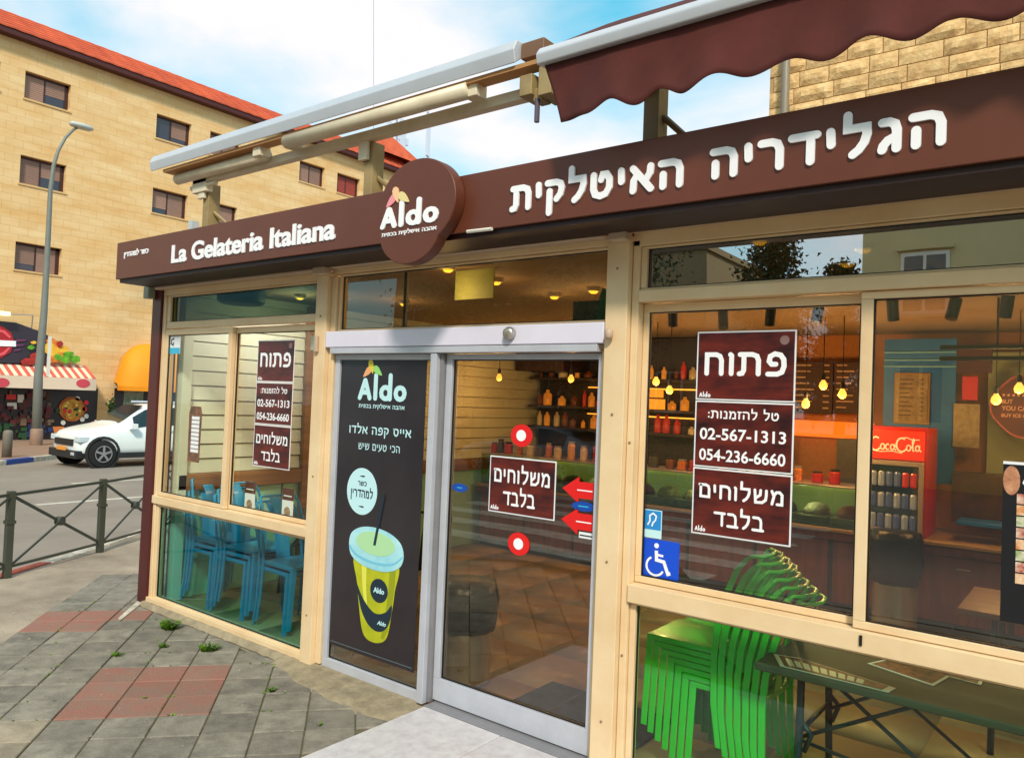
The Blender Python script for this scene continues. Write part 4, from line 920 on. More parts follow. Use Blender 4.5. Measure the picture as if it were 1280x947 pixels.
# plaque
p = at(1278, 508, y=4.6); px, pz = p.x, p.z; pr = at(1243, 508, y=4.6); hw = px-pr.x+.02
pq = thing('ornate_plaque', 'dark red scalloped plaque with pale lettering at the right edge', 'sign', (px,4.6,pz))
out = []
for i in range(48):
    a = 2*math.pi*i/48; r = 1+.07*math.cos(4*a)+.05*abs(math.sin(2*a)); out.append((px+hw*r*math.cos(a)*1.0, pz+hw*1.12*r*math.sin(a)))
MB().xz(out, 4.58, 4.6).build('rim', mat('rim_pink',(150,60,64),.5), pq); MB().xz([(px+(a-px)*.93, pz+(b-pz)*.93) for a,b in out], 4.57, 4.579).build('face', red2, pq)
pt = mat('plaque_text', (214, 160, 130), .6)
letters('BUT', False, px-hw*.66, px-hw*.30, pz+hw*.10, hw*.16, 4.569, .002, pt, pq); letters('YOU CAN', False, px-hw*.66, px+hw*.3, pz-hw*.16, hw*.17, 4.569, .002, pt, pq); letters('BUY ICE CREAM', False, px-hw*.66, px+hw*.6, pz-hw*.42, hw*.13, 4.569, .002, pt, pq)
for i in range(7): MB().xz(blob(px-hw*.6+i*hw*.16, pz+hw*.42, hw*.045, hw*.045, 10), 4.567, 4.569).build('star', pt, pq)
# ---------------------------------------------------------------- lamps
bulbm = mat('bulb_glow', (255, 178, 76), .4, emit=2.4)
def pendant(p, lab, watts=14, zt=2.64, r=.036):
    t = thing('pendant_lamp', lab, 'lamp', tuple(p), 'bare bulb pendants over the counter')
    MB().tube([(p.x,p.y,p.z+.09),(p.x,p.y,zt)], .004, 6).build('cord', black, t); MB().lathe([(.018,.05),(.018,.10),(.006,.11)], p, 10).build('socket', black, t)
    MB().lathe([(.008,-r),(r*.7,-r*.72),(r,-.005),(r*.85,.02),(r*.4,.045),(.016,.055)], p, 14).build('bulb', bulbm, t, smooth=True)
    l = bpy.data.lights.new('bulb_light', 'POINT'); l.energy = watts; l.color = (1,.55,.20); l.shadow_soft_size = .06
    o = bpy.data.objects.new('bulb_light', l); COL.objects.link(o); o.parent = t; o.location = (0,-.0,-.12)
for k, (u, v) in enumerate([(820,477),(837,488),(1029,482),(1053,493),(1007,505),(1245,500),(1274,486)]):
    pendant(at(u, v, y=3.75), 'bare glowing bulb hanging over the counter, ' + ['upper of the two beside the open poster','lower of the two beside the open poster','highest of the trio left of the mullion','rightmost of the trio left of the mullion','lowest of the trio left of the mullion','just left of the dark red plaque','in front of the dark red plaque'][k])
for x in (-5.6, -4.6): pendant(Vector((x,3.75,2.05)), 'bare glowing bulb hanging over the counter, %s seen through the door' % ('left one' if x < -5 else 'right one'), 12)
dlm = mat('downlight_glow', (255, 190, 50), .4, emit=3)
dl = [(560,337),(505,380),(620,353),(693,371),(742,364),(1059,330),(1080,312),(1155,340),(950,302),(375,372)]
dn = ['in the door transom under the round logo','lower left in the door transom','right of the pale board in the door transom','middle right of the door transom','right end of the door transom by the paper bags','right transom left of the corner reflection','right transom highest of three','right transom rightmost','right transom left end by the sky reflection','left bay transom by the post']
for k, (u, v) in enumerate(dl):
    p = at(u, v, z=2.61)
    if p.y < .25: p = at(u, v, y=.3)
    t = thing('downlight', 'small yellow ceiling spot glowing, ' + dn[k], 'lamp', (p.x,p.y,2.62), 'yellow ceiling downlights')
    MB().lathe([(.05,.0),(.05,2.638-p.z+.0)], p, 16).build('trim_ring', steel, t); MB().lathe([(.02,-.016),(.03,-.008),(.034,-.001)], p, 14).build('bulb', dlm, t, smooth=True)
    if True:
        l = bpy.data.lights.new('spot_light', 'POINT'); l.energy = 18 if k == 9 else 3.2; l.color = (1,.97,.92) if k == 9 else (1,.66,.34); l.shadow_soft_size = .08
        o = bpy.data.objects.new('spot_light', l); COL.objects.link(o); o.parent = t; o.location = (0,0,-.16)
sb_ = [(841,397),(904,400),(963,395),(1022,392),(1116,388),(1192,386),(1258,383)]
tr_ = thing('light_track', 'black ceiling track carrying the spot heads behind the right window', 'light track', (-1.6,2.45,2.6)); MB().box(-3.2,.9,2.43,2.47,2.60,2.638).build('rail', black, tr_)
nm = ['first','second','third','fourth','fifth','sixth','seventh']
for k, (u, v) in enumerate(sb_):
    p = at(u, v, y=2.45); t = thing('spot_head', 'black track spot, %s from the cream door post' % nm[k], 'spotlight', tuple(p), 'black spots on the ceiling track')
    a = random.uniform(-.5,.5); d = Vector((math.sin(a)*.5, -.3 if k%2 else .3, -1)).normalized()
    MB().tube([p-d*.07, p+d*.07], .038, 12).build('head', black, t, smooth=False); MB().tube([p, (p.x,p.y,2.60)], .010, 6).build('stem', black, t)
mb = MB(); mb.tube([(-.95,3.0,2.30),(.9,3.0,2.30)], .016, 8); mb.tube([(-.95,3.0,2.22),(.9,3.0,2.22)], .016, 8); mb.tube([(-.6,3.0,2.31),(-.6,3.0,2.64)], .008,6); mb.tube([(.6,3.0,2.31),(.6,3.0,2.64)], .008,6)
tag(mb.build('hanging_rail', bk), 'pair of dark horizontal rails hanging from the ceiling', 'rail')
tag(MB().lathe([(.16,-.12),(.19,-.10),(.19,0.01)], (-5.72,.42,2.625), 28).build('ceiling_speaker', mat('speaker_teal',(20,50,48),.5), smooth=False), 'round dark speaker on the ceiling of the left bay', 'speaker')
# things seen through the transoms
t = thing('pale_board', 'pale green board hanging behind the door transom', 'board', (-2.7,.5,2.3)); a = at(570,333,y=.5); b = at(616,372,y=.5); MB().box(a.x,b.x,.5,.51,b.z,min(a.z,2.63)).build('board', mat('board_green',(196,206,130),.5), t)
gb = mat('grey_bag', (150,166,176), .6, var=.1); cb = mat('cyan_bag', (130,206,190), .6, var=.1)
t = thing('paper_bag', 'grey box standing on the door header behind the transom', 'box', (-2.05,.13,2.2)); a = at(716,380,y=.14); MB().box(a.x,a.x+.18,.14,.24,2.198,2.33).build('box_body', gb, t, bevel=.004)
t = thing('paper_bag', 'pale turquoise paper bag leaning on the grey box behind the transom', 'bag', (-2.0,.13,2.2)); MB().xz([(-2.08,2.20),(-1.99,2.20),(-1.95,2.35),(-2.04,2.39),(-2.055,2.36)], .125,.137).build('bag_body', cb, t)
cbox('header_shelf', alud, (-3.98,-1.93,.075,.26,2.185,2.197), 0)
tag(MB().box(-4.56,-4.50,.4,.41,2.30,2.42).build('hanging_tag', redm), 'small red tag hanging in the left bay transom', 'tag')
# ================================================================ AWNINGS ABOVE THE SIGN
awc = mat('awning_frame', (228, 218, 192), .45, rgb2=(206,192,164), scale=3); awg = mat('awning_grey', (196, 200, 208), .35, metal=.1, var=.08, scale=3); postm = mat('awning_post', (166, 144, 98), .5, rgb2=(138,116,76), scale=4); orangew = mat('awning_shaded_underside', (186,134,80), .6, var=.1)
la = thing('closed_awning', 'closed white awning cassette on posts above the left half of the sign', 'awning', (-4.3,-.1,3.0))
YA = -.12
def slp(x): return 3.555+(x+6.2)*.0
mb = MB(); mb.yz([(YA-.06,3.53),(YA-.075,3.60),(YA-.05,3.655),(YA+.06,3.665),(YA+.06,3.62)], -6.16, -2.43); mb.build('cover_profile', awg, la, bevel=.006)
MB().box(-6.0,-2.26,YA-.04,YA+.05,3.505,3.528).build('underside', orangew, la)  # shade beneath the cover put into the colour as an orange-brown strip
MB().box(-2.425,-2.28,YA-.02,YA+.09,3.56,3.645).build('end_cap', mat('end_brown',(120,86,62),.5), la, bevel=.006)
MB().tube([(-5.93,YA+.05,3.46),(-4.72,YA+.05,3.46)], .042, 14).build('roller', awc, la, smooth=True)
MB().tube([(-4.40,YA-.02,3.475),(-2.78,YA-.02,3.475)], .046, 14).build('roller', awc, la, smooth=True)
MB().box(-5.75,-1.9,YA+.08,YA+.14,3.40,3.46).build('carrier_bar', awc, la, bevel=.004)
for x in (-4.75,-4.38,-2.76): MB().box(x-.05,x+.04,YA-.02,YA+.07,3.44,3.52).build('bracket', awc, la, bevel=.006)
mb = MB(); mb.box(-2.42,-2.34,YA-.03,YA+.13,3.36,3.47); mb.box(-2.30,-2.22,YA-.03,YA+.13,3.34,3.49); mb.box(-2.35,-2.29,YA+.0,YA+.08,3.33,3.40); mb.build('arm_joint', postm, la, bevel=.006); MB().tube([(-2.32,YA,3.34),(-2.32,YA,3.22)], .014, 8).build('crank_hook', mat('hook_grey',(90,80,96),.5), la)
for (x, w_, lab) in ((-5.62,.040,1),(-3.73,.038,1),(-1.735,.040,1)):
    o = MB().box(x-w_,x+w_,.0,.10,2.87,3.40).build('awning_post', postm, la, bevel=.004)
    MB().box(x-w_-.03,x+w_*.4,-.03,-.002,3.28,3.46).build('clamp', awc, la, bevel=.006)
    MB().tube([(x+w_,.05,3.18),(x+.34,.3,2.86)], .016, 6).build('brace', postm, la)
MB().box(-5.90,-5.84,.02,.08,2.87,3.14).build('side_rod', mat('rod_pale',(190,200,206),.4), la)
mb = MB(); mb.box(-5.76,-5.56,-.04,.02,3.33,3.44); mb.tube([(-5.8,-.02,3.38),(-5.45,-.02,3.38)], .02, 8); mb.build('bracket', awc, la, bevel=.003)
# brown awning at right
ba = thing('brown_awning', 'dark red brown fabric awning with scalloped valance and white front bar, top right', 'awning', (-1,-.5,3.3))
fab = mat('awning_fabric', (88, 32, 24), .9, rgb2=(66, 20, 16), scale=2.2, bump=.35, bscale=9, stretch=(1,1,1)); 
MB().yz([(-.545,3.285),(-.555,3.33),(-.53,3.365),(-.49,3.365),(-.48,3.29)], -2.02, -.90).build('front_bar', awg, ba, bevel=.008)
MB().yz([(-.545,3.285),(-.555,3.33),(-.53,3.365),(-.49,3.365),(-.48,3.29)], -.897, 1.6).build('front_bar', maroon, ba, bevel=.008)
mb = MB(); n = 60
for i in range(n+1):
    x = -2.0+3.6*i/n
    for j in range(7):
        f_ = j/6; mb.v.append((x, -.50+.52*f_, 3.372+.33*f_+.012*math.sin(f_*math.pi)*math.cos(x*7)))
for i in range(n):
    for j in range(6): a = i*7+j; mb.f.append((a,a+7,a+8,a+1))
o = mb.build('fabric_top', fab, ba, smooth=True); sm = o.modifiers.new('thick','SOLIDIFY'); sm.thickness = .003
mb = MB(); n = 240; m_ = 9
for i in range(n+1):
    x0_ = -1.995+3.595*i/n; u_ = (x0_+1.995)
    sc = .0 if u_ < .17 else .042*(1-math.cos((u_-.17)/.262*2*math.pi))/2
    bot = 3.005+ sc
    for j in range(m_+1):
        f_ = j/m_; z_ = 3.288-(3.288-bot)*f_; sway = .05*max(0,1-u_/.9)*f_
        mb.v.append((x0_+.115*f_*max(0,1-u_/.7), -.515+.014*math.sin(u_*11+f_*2)*f_+.006*math.sin(u_*31)*f_-.035*f_*f_, z_))
for i in range(n):
    for j in range(m_): a = i*(m_+1)+j; mb.f.append((a,a+1,a+m_+2,a+m_+1))
o = mb.build('valance', fab, ba, smooth=True); sm = o.modifiers.new('thick','SOLIDIFY'); sm.thickness = .003
MB().tube([(-1.98,.06,3.665),(1.6,.06,3.665)], .035, 14).build('roller', awc, ba, smooth=True)
for x in (-1.7,.2,1.4): MB().bar((x,.03,3.60),(x,-.45,3.36),.03,.04).build('folding_arm', awg, ba)
for x in (-1.735,1.2): MB().box(x-.038,x+.038,.03,.11,3.41,3.62).build('rear_post', postm, ba, bevel=.004)
# ================================================================ STONE BUILDING BEHIND (right)
stone_r = mat('rough_stone', (234, 198, 142), .9, rgb2=(196, 152, 98), scale=9, bump=1.0, bscale=30, objvar=.08, detail=9)
e0 = at(960, 120, y=7.0).x
sbld = thing('stone_building', 'rough yellow stone wall of the building rising behind the shop roof', 'building', (1,7,0))
MB().box(e0,9,7.06,14,-.1,12).build('core_wall', mat('mortar_yellow',(196,160,110),.95,var=.2), sbld)
row = 0; zz = 4.4
while zz < 7.6:
    h = .215; x = e0-.0+(0 if row % 2 else -.28); 
    while x < 4.2:
        wd = random.uniform(.32,.56); a = max(x, e0); b = x+wd
        if b-a > .08:
            mb = MB(); g_ = .006; X0, X1, Z0, Z1 = a+g_, b-g_, zz+g_, zz+h-g_; pr_ = random.uniform(.012,.035)
            nx = 5; nz_ = 3
            for j in range(nz_+1):
                for i in range(nx+1):
                    ed = i in (0,nx) or j in (0,nz_); mb.v.append((X0+(X1-X0)*i/nx, 7.045-(0 if ed else pr_+random.uniform(-.008,.008)), Z0+(Z1-Z0)*j/nz_))
            for j in range(nz_):
                for i in range(nx): q = j*(nx+1)+i; mb.f.append((q,q+1,q+nx+2,q+nx+1))
            mb.v += [(X0,7.07,Z0),(X1,7.07,Z0),(X1,7.07,Z1),(X0,7.07,Z1)]; k4 = len(mb.v)-4; nn_ = (nx+1)*nz_
            mb.f += [(0,k4,k4+1,nx),(nn_,nn_+nx,k4+2,k4+3),(0,nn_,k4+3,k4),(nx,k4+1,k4+2,nn_+nx)]
            mb.build('stone', stone_r, sbld)
        x = b
    zz += h; row += 1
p = at(980, 130, y=6.9); MB().tube([(p.x,6.93,0),(p.x,6.93,11)], .055, 10).build('drainpipe', mat('pipe_grey',(134,122,104),.5,var=.1), sbld, smooth=True)
# ================================================================ ACROSS THE STREET
FX = -32.83; SF = 1.2627
def sy(y): return -3.236+SF*(y+3.236)
def szz(z): return 1.8+SF*(z-1.8)
far = thing('stone_office_block', 'long yellow stone building with brown windows and red tiled roof across the street', 'building', (FX, 10, -.48))
stonef = mat('ashlar', (236, 204, 154), .85, rgb2=(222, 174, 112), scale=.9, objvar=0, detail=8, stretch=(1,.4,1.7))
# coursed ashlar: joints and tone per block from a brick pattern laid on the wall face
t_ = stonef.node_tree; pb = t_.nodes['Principled BSDF']; cnode = [n for n in t_.nodes if n.type == 'VALTORGB'][0]
co = [n for n in t_.nodes if n.type == 'TEX_COORD'][0]; sep = t_.nodes.new('ShaderNodeSeparateXYZ'); cmb = t_.nodes.new('ShaderNodeCombineXYZ')
t_.links.new(co.outputs['Object'], sep.inputs[0]); t_.links.new(sep.outputs['Y'], cmb.inputs['X']); t_.links.new(sep.outputs['Z'], cmb.inputs['Y'])
br = t_.nodes.new('ShaderNodeTexBrick'); br.inputs['Scale'].default_value = 1; br.inputs['Brick Width'].default_value = .62; br.inputs['Row Height'].default_value = .30; br.inputs['Mortar Size'].default_value = .012; br.inputs['Mortar Smooth'].default_value = .4
br.inputs['Color1'].default_value = (1,1,1,1); br.inputs['Color2'].default_value = (.93,.89,.83,1); br.inputs['Mortar'].default_value = (.84,.78,.70,1); br.inputs['Bias'].default_value = -.35
t_.links.new(cmb.outputs[0], br.inputs['Vector']); mm = t_.nodes.new('ShaderNodeMix'); mm.data_type = 'RGBA'; mm.blend_type = 'MULTIPLY'; mm.inputs[0].default_value = 1
t_.links.new(cnode.outputs[0], mm.inputs[6]); t_.links.new(br.outputs['Color'], mm.inputs[7]); t_.links.new(mm.outputs[2], pb.inputs['Base Color'])
bn = t_.nodes.new('ShaderNodeBump'); bn.inputs['Strength'].default_value = .25; bn.inputs['Distance'].default_value = .02; bn.invert = True; t_.links.new(br.outputs['Fac'], bn.inputs['Height']); t_.links.new(bn.outputs[0], pb.inputs['Normal'])
Y0, Y1, ZT = -12.0, 31.0, szz(12.03)
def cols_for(): return [(sy(a), sy(b)) for a, b in ((-3.0,-1.7),(-.2,1.1),(3.75,5.05),(5.71,7.0),(9.78,11.05),(11.78,13.02),(15.72,16.98),(17.65,18.89),(21.6,22.9))]
rows = [(szz(5.13),szz(5.97)),(szz(7.74),szz(8.6)),(szz(10.33),szz(11.16))]
mb = MB(); zprev = -.6; WX0, WX1 = FX-.45, FX
for (za, zb) in rows:
    mb.box(WX0,WX1,Y0,Y1,zprev,za-.0); yp = Y0
    for (a, b) in cols_for(): mb.box(WX0,WX1,yp,a,za,zb); yp = b
    mb.box(WX0,WX1,yp,Y1,za,zb); zprev = zb
mb.box(WX0,WX1,Y0,Y1,zprev,ZT); mb.build('wall', stonef, far)
MB().box(FX-12,WX0-.01,Y0,Y1,-.6,ZT).build('core', mat('dark_inside',(60,50,44),.9), far)
wfr = mat('window_brown', (62, 30, 26), .5); shut = mat('shutter_pinkbeige', (158, 122, 106), .6, var=.12, scale=2, objvar=.15); shut2 = mat('shutter_red', (160, 64, 50), .6, var=.1); dglass = mat('window_dark', (52, 50, 62), .15, spec=.8)
wi = 0
for ri, (za, zb) in enumerate(rows):
    for ci, (a, b) in enumerate(cols_for()):
        xr = FX-.20; f = MB(); fw = .07
        f.box(xr-.05,xr,a,b,zb-fw*1.4,zb); f.box(xr-.05,xr,a,b,za,za+fw*.6); f.box(xr-.05,xr,a,a+fw*.7,za,zb); f.box(xr-.05,xr,b-fw*2.0,b,za,zb); c = (a+b)/2-.05; f.box(xr-.05,xr-.005,c-.03,c+.03,za,zb)
        w_ = f.build('window', wfr, far)
        sm_ = shut2 if (ri == 2 and ci == 7) else shut
        h1 = random.choice((1,1,1,.55,.8)); h2 = random.choice((1,1,.8,.6))
        if (ri, ci) in ((2,4),): h1 = 0
        for (p_, q_, hh) in ((a+.05,c-.03,h1),(c+.03,b-.14,h2)):
            MB().box(xr-.049,xr-.03,p_,q_,za+.04,zb-.09).build('pane', dglass, w_)
            if hh:
                s = MB(); ns = 12; H0 = (zb-.1)-(za+.04); zlo = zb-.1-H0*hh
                for i in range(int(ns*hh)): z_ = zb-.1-H0*(i+1)/ns; s.box(xr-.029,xr-.015,p_,q_,z_+.006,z_+H0/ns-.004)
                s.build('shutter', sm_, w_)
        MB().box(FX-.2,FX+.04,a-.05,b+.05,za-.07,za-.004).build('sill', mat('sill_stone',(214,176,120),.8), w_)
# roof: dark fascia, rows of red tiles
MB().box(FX-.0+.004,FX+.42,Y0-.3,Y1+.3,ZT-.06,ZT+.14).build('eave', mat('eave_maroon',(74,24,22),.6), far)
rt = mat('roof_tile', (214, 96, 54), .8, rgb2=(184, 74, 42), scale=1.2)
for i in range(7):
    x0_ = FX+.46-i*.30; z0_ = ZT+.145+i*.20; mb = MB(); ny = 150; 
    for j in range(ny+1):
        y_ = Y0-.3+(Y1-Y0+.6)*j/ny; u_ = .008*math.cos(j*math.pi)
        mb.v += [(x0_,y_,z0_+u_),(x0_,y_,z0_+.075+u_),(x0_-.32,y_,z0_+.235+u_)]
    for j in range(ny):
        a = j*3; mb.f += [(a,a+3,a+4,a+1),(a+1,a+4,a+5,a+2)]
    stuff(mb.build('tile_course', rt, far))
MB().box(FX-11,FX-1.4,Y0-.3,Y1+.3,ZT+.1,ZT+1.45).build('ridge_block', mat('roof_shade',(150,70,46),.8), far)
gy = sy(20.5); mb = MB(); mb.add([(FX+.2,gy-1.8,ZT+.9),(FX+.2,gy+2.8,ZT+.9),(FX-.6,gy+.6,ZT+2.3),(FX-9,gy-1.8,ZT+.9),(FX-9,gy+2.8,ZT+.9),(FX-9,gy+.6,ZT+2.3)],[(0,1,2),(0,2,5,3),(1,4,5,2),(3,5,4)]); mb.build('gable', rt, far)
# masts
am = mat('mast_grey', (150, 160, 176), .5)
def mast(u, v0, v1, lab, r, extra):
    a = at(u, v0, x=FX-5); b = at(u, v1, x=FX-5)
    t = thing('antenna_mast', lab, 'antenna', tuple(b)); MB().tube([b,a], r, 6).build('pole', am, t)
    for (du, va, vb, w_) in extra: p = at(u+du, va, x=FX-5); q = at(u+du, vb, x=FX-5); MB().box(p.x-.08,p.x+.08,p.y-w_*1.6,p.y+w_*1.6,q.z,p.z).build('antenna_panel', mat('antenna_white',(206,214,230),.5), t); MB().bar((p.x,p.y,(p.z+q.z)/2),(p.x,b.y,(p.z+q.z)/2),.03,.03,(1,0,0)).build('bracket', am, t)
mast(535, 140, 200, 'white cylinder antenna mast on the roof, just left of the sky gap', .09, [(1.5,142,196,.10)])
mast(496, 148, 190, 'mast with two white antenna panels on the roof above the round logo', .07, [(-9,152,176,.10),(8,150,186,.16),(12,158,166,.08),(12,174,182,.08)])
mast(467, -60, 175, 'tall hair-thin antenna rising above the white awning', .018, [])
# ---- corner food shop across the street
shopf = thing('food_shop_sign', 'dark arched shop sign with painted food above the striped awning', 'shop sign', (FX,6,2))
def F_(u, v, dx=0): return at(u, v, x=FX+dx)
def onwall(poly, x): return [(x, p.y, p.z) for p in (at(u, v, x=x) for u, v in poly)]
def wallprint(name, m, poly, x, parent, th=.03):
    P = onwall(poly, x); return MB().extr(P, (-th,0,0)).build(name, m, parent)
wallprint('sign_board', mat('arch_dark',(52,44,56),.5), [(-40,396),(0,401),(20,403),(47,413),(60,419),(60,454),(-40,453)], FX+.30, shopf, .25)
wallprint('red_emblem', mat('emblem_red',(176,30,40),.5), [(-30,430),(-24,415),(-10,407),(4,408),(14,416),(18,428),(13,440),(2,447),(-12,448),(-25,442)], FX+.33, shopf)
wallprint('emblem_ring', mat('emblem_pink',(226,90,100),.5), [(-4,411),(6,413),(14,421),(12,423),(4,416),(-4,414)], FX+.35, shopf); wallprint('emblem_ring', MATS['emblem_pink'], [(-4,446),(6,443),(13,435),(11,434),(4,440),(-4,443)], FX+.35, shopf)
wallprint('wing_stripe', mat('wing_purple',(110,50,90),.5), [(20,424),(34,424),(32,426),(20,427)], FX+.34, shopf); wallprint('wing_stripe', MATS['wing_purple'], [(20,430),(31,430),(29,432),(20,433)], FX+.34, shopf); wallprint('wing_stripe', MATS['wing_purple'], [(18,436),(27,436),(25,438),(18,439)], FX+.34, shopf)
def wb(X, Z, d): return (FX+.36+d, X, Z)
a = at(-22, 433, x=FX+.36); b = at(20, 425, x=FX+.36)
letters('BURGERS', False, a.y, b.y, a.z, (b.z-a.z)*.80, 0, .02, white, shopf, basis=lambda X,Z,d: (FX+.36+d, X, Z), off=.03) if False else wallprint('white_name_band', white, [(-24,424),(20,426),(20,433),(-24,432)], FX+.36, shopf, .02)
foodc = [((238,150,50),(200,90,30)),((246,206,60),(230,150,40)),((120,190,40),(60,120,20)),((190,50,36),(140,30,30))]
random.seed(3)
vg = [(57,421,64,424,3),(64,427,6,5,0),(70,432,8,6,0),(62,436,8,7,1),(70,441,9,7,1),(80,437,7,6,1),(77,446,9,6,0),(66,449,8,5,0),(86,444,8,6,2),(94,449,7,5,2),(82,449,6,5,2),(73,446,5,4,2),(36,452,9,5,3),(44,446,7,5,3),(39,434,5,3,2),(42,428,4,2,1),(75,430,4,4,3)]
for i, (u, v, ru, rv, c) in enumerate(vg[1:]):
    c1, c2 = foodc[c]; m = mat('food_paint_%d' % c, c1, .6, rgb2=c2, scale=6)
    wallprint('painted_food', m, [(u+ru*math.cos(2*math.pi*k/9)*random.uniform(.8,1.15), v+rv*math.sin(2*math.pi*k/9)*random.uniform(.8,1.15)) for k in range(9)], FX+.30+.004*i+.04, shopf, .02)
aw = thing('striped_awning', 'red and white striped shop awning across the street', 'awning', (FX,6,1.8))
sred = mat('stripe_red', (214, 96, 80), .7); scrm = mat('stripe_cream', (240, 214, 186), .7)
ya, yb = sy(1.2), sy(7.9); n = 58
for i in range(n):
    y_a = ya+(yb-ya)*i/n; y_b = ya+(yb-ya)*(i+1)/n; zt = szz(2.15); X_f = FX+1.0; zf = at(60,471,x=FX+1).z-.08
    sh = .62
    mb = MB(); mb.add([(FX+.02,y_a-sh*0,zt+.25),(FX+.02,y_b,zt+.25),(X_f,y_b+.0,zf+.1),(X_f,y_a,zf+.1),(FX+.02,y_a,zt+.23),(FX+.02,y_b,zt+.23),(X_f,y_b,zf+.08),(X_f,y_a,zf+.08)],[(0,3,2,1),(4,5,6,7),(0,4,7,3),(1,2,6,5),(3,7,6,2)]); mb.build('stripe', sred if i % 2 else scrm, aw)
zf = at(60,471,x=FX+1).z
MB().box(FX+1.0,FX+1.03,ya,yb,at(60,486,x=FX+1).z,zf-.004).build('valance', mat('valance_pale',(232,208,184),.7,var=.08,scale=1), aw)
for k, (u, v) in enumerate(((2,478),(104,479))): p = at(u, v, x=FX+1.04); MB().extr([(FX+1.045,p.y+.26*math.cos(a_*math.pi/8),p.z+.17*math.sin(a_*math.pi/8)) for a_ in range(16)], (-.012,0,0)).build('round_mark', mat('mark_red',(206,70,84),.6), aw)
# shop opening
sf = thing('shop_window', 'dark shop window full of goods and a big pizza picture across the street', 'shop window', (FX,6,-.4))
zb_ = -.47
MB().box(FX+.01,FX+.06,sy(.5),F_(120,520).y,zb_,szz(1.62)).build('dark_front', mat('shop_dark',(40,22,24),.35,rgb2=(20,14,18),scale=1.5), sf)
rnd = random.Random(5)
gcol = [mat('shop_red',(96,26,30),.6), mat('shop_green',(34,70,36),.6), mat('shop_blue',(30,48,96),.6), mat('shop_brown',(64,42,30),.6), mat('shop_tan',(112,88,66),.6)]
for i in range(90):
    u = rnd.uniform(-4,64); v = rnd.uniform(488,545); a = F_(u, v, .07); w_ = rnd.uniform(.03,.13); h = rnd.uniform(.08,.30)
    c = 1 if (v > 530 and u < 30) else 2 if v > 530 else rnd.choice((0,0,3,4))
    MB().box(FX+.062,FX+.09+.001*i,a.y-w_,a.y+w_,a.z-h/2,a.z+h/2).build('goods', gcol[c], sf)
for (u,v,du,dv) in ((15,507,6,4),(26,498,4,5)): wallprint('paper_notice', offwhite, [(u-du,v-dv),(u+du,v-dv),(u+du,v+dv),(u-du,v+dv)], FX+.14, sf, .02)
for (u,v,du,dv) in ((14,496,6,3),): wallprint('paper_notice', redm, [(u-du,v-dv),(u+du,v-dv),(u+du,v+dv),(u-du,v+dv)], FX+.14, sf, .02)
pz_ = mat('pizza_crust', (206, 120, 40), .6, rgb2=(160,70,20), scale=5); pz2 = mat('pizza_top', (226, 176, 50), .6, rgb2=(170,90,30), scale=6)
def wdisc(name, m, u, v, ru, rv, x, parent, th=.02, n=20): return wallprint(name, m, [(u+ru*math.cos(2*math.pi*k/n), v+rv*math.sin(2*math.pi*k/n)) for k in range(n)], x, parent, th)
wdisc('pizza_picture', pz_, 90, 511, 16.5, 15.5, FX+.12, sf); wdisc('pizza_topping', pz2, 90, 511, 13, 12.5, FX+.135, sf)
for k in range(14):
    a = rnd.random()*6.28; r = rnd.uniform(2,11); wdisc('topping', [gcol[1], mat('top_yellow',(240,210,90),.6), redm][k % 3], 90+r*math.cos(a), 511+r*math.sin(a), 2, 1.8, FX+.142+.002*k, sf, .01, 8)
for (u,v,c) in ((97,498,0),(108,520,0),(103,524,0),(79,528,0),(106,511,1),(72,513,2),(108,503,1)): wdisc('painted_vegetable', [offwhite, redm, gcol[1]][c], u, v, 3, 3, FX+.12, sf, .02, 10)
wallprint('orange_caption', mat('caption_orange',(214,120,50),.6), [(66,533),(80,533),(80,541),(68,541)], FX+.12, sf)
# orange awning
oa = thing('orange_awning', 'plain orange dome awning over the door behind the white car', 'awning', (FX,13,2.5))
omat = mat('orange_canvas', (244, 150, 10), .7, var=.08, scale=2); mb = MB(); P0 = F_(142,480); yl = P0.y; yr = yl+4.2; n = 8; mm_ = 14
zt_, zl_ = F_(185,430).z, F_(142,482).z
for i in range(n+1):
    a = math.pi/2*i/n; X_ = FX+.02+1.0*math.sin(a); 
    for j in range(mm_+1):
        y_ = yl+(yr-yl)*j/mm_; e_ = min(1, (y_-yl)/1.25, (yr-y_)/1.25); hgt = math.sqrt(max(0,1-(1-e_)**2))
        mb.v.append((FX+.02+(X_-FX-.02)*(.35+.65*hgt) if i else FX+.02, y_, zl_+(zt_-zl_)*math.cos(a)*(.08+.92*hgt)))
for i in range(n):
    for j in range(mm_): a = i*(mm_+1)+j; mb.f.append((a,a+1,a+mm_+2,a+mm_+1))
mb.build('canvas', omat, oa, smooth=True); MB().box(FX+.36,FX+1.03,yl,yr,zl_-.18,zl_-.004).build('valance', omat, oa)
sd_ = thing('side_shop_window', 'dark side shop window with green display below the orange awning', 'shop window', (FX,13,-.4)); a = F_(143,486); b = F_(200,486); MB().box(FX+.01,FX+.05,a.y,b.y+2,zb_,zl_-.1).build('dark_front', MATS['shop_dark'], sd_)
a = F_(155,487,.06); b = F_(178,515,.06); MB().box(FX+.052,FX+.07,a.y,b.y,b.z,a.z).build('display', mat('green_display',(70,110,80),.4,rgb2=(180,190,170),scale=2.2), sd_)
rnd2 = random.Random(9); mb = MB()
for i in range(160):
    c = F_(139+rnd2.gauss(0,2.0), 508+rnd2.gauss(0,5), .5); s_ = .09; mb.add([(c.x+rnd2.uniform(-s_,s_),c.y+rnd2.uniform(-s_,s_),c.z+rnd2.uniform(-s_,s_)) for _ in range(3)], [(0,1,2)])
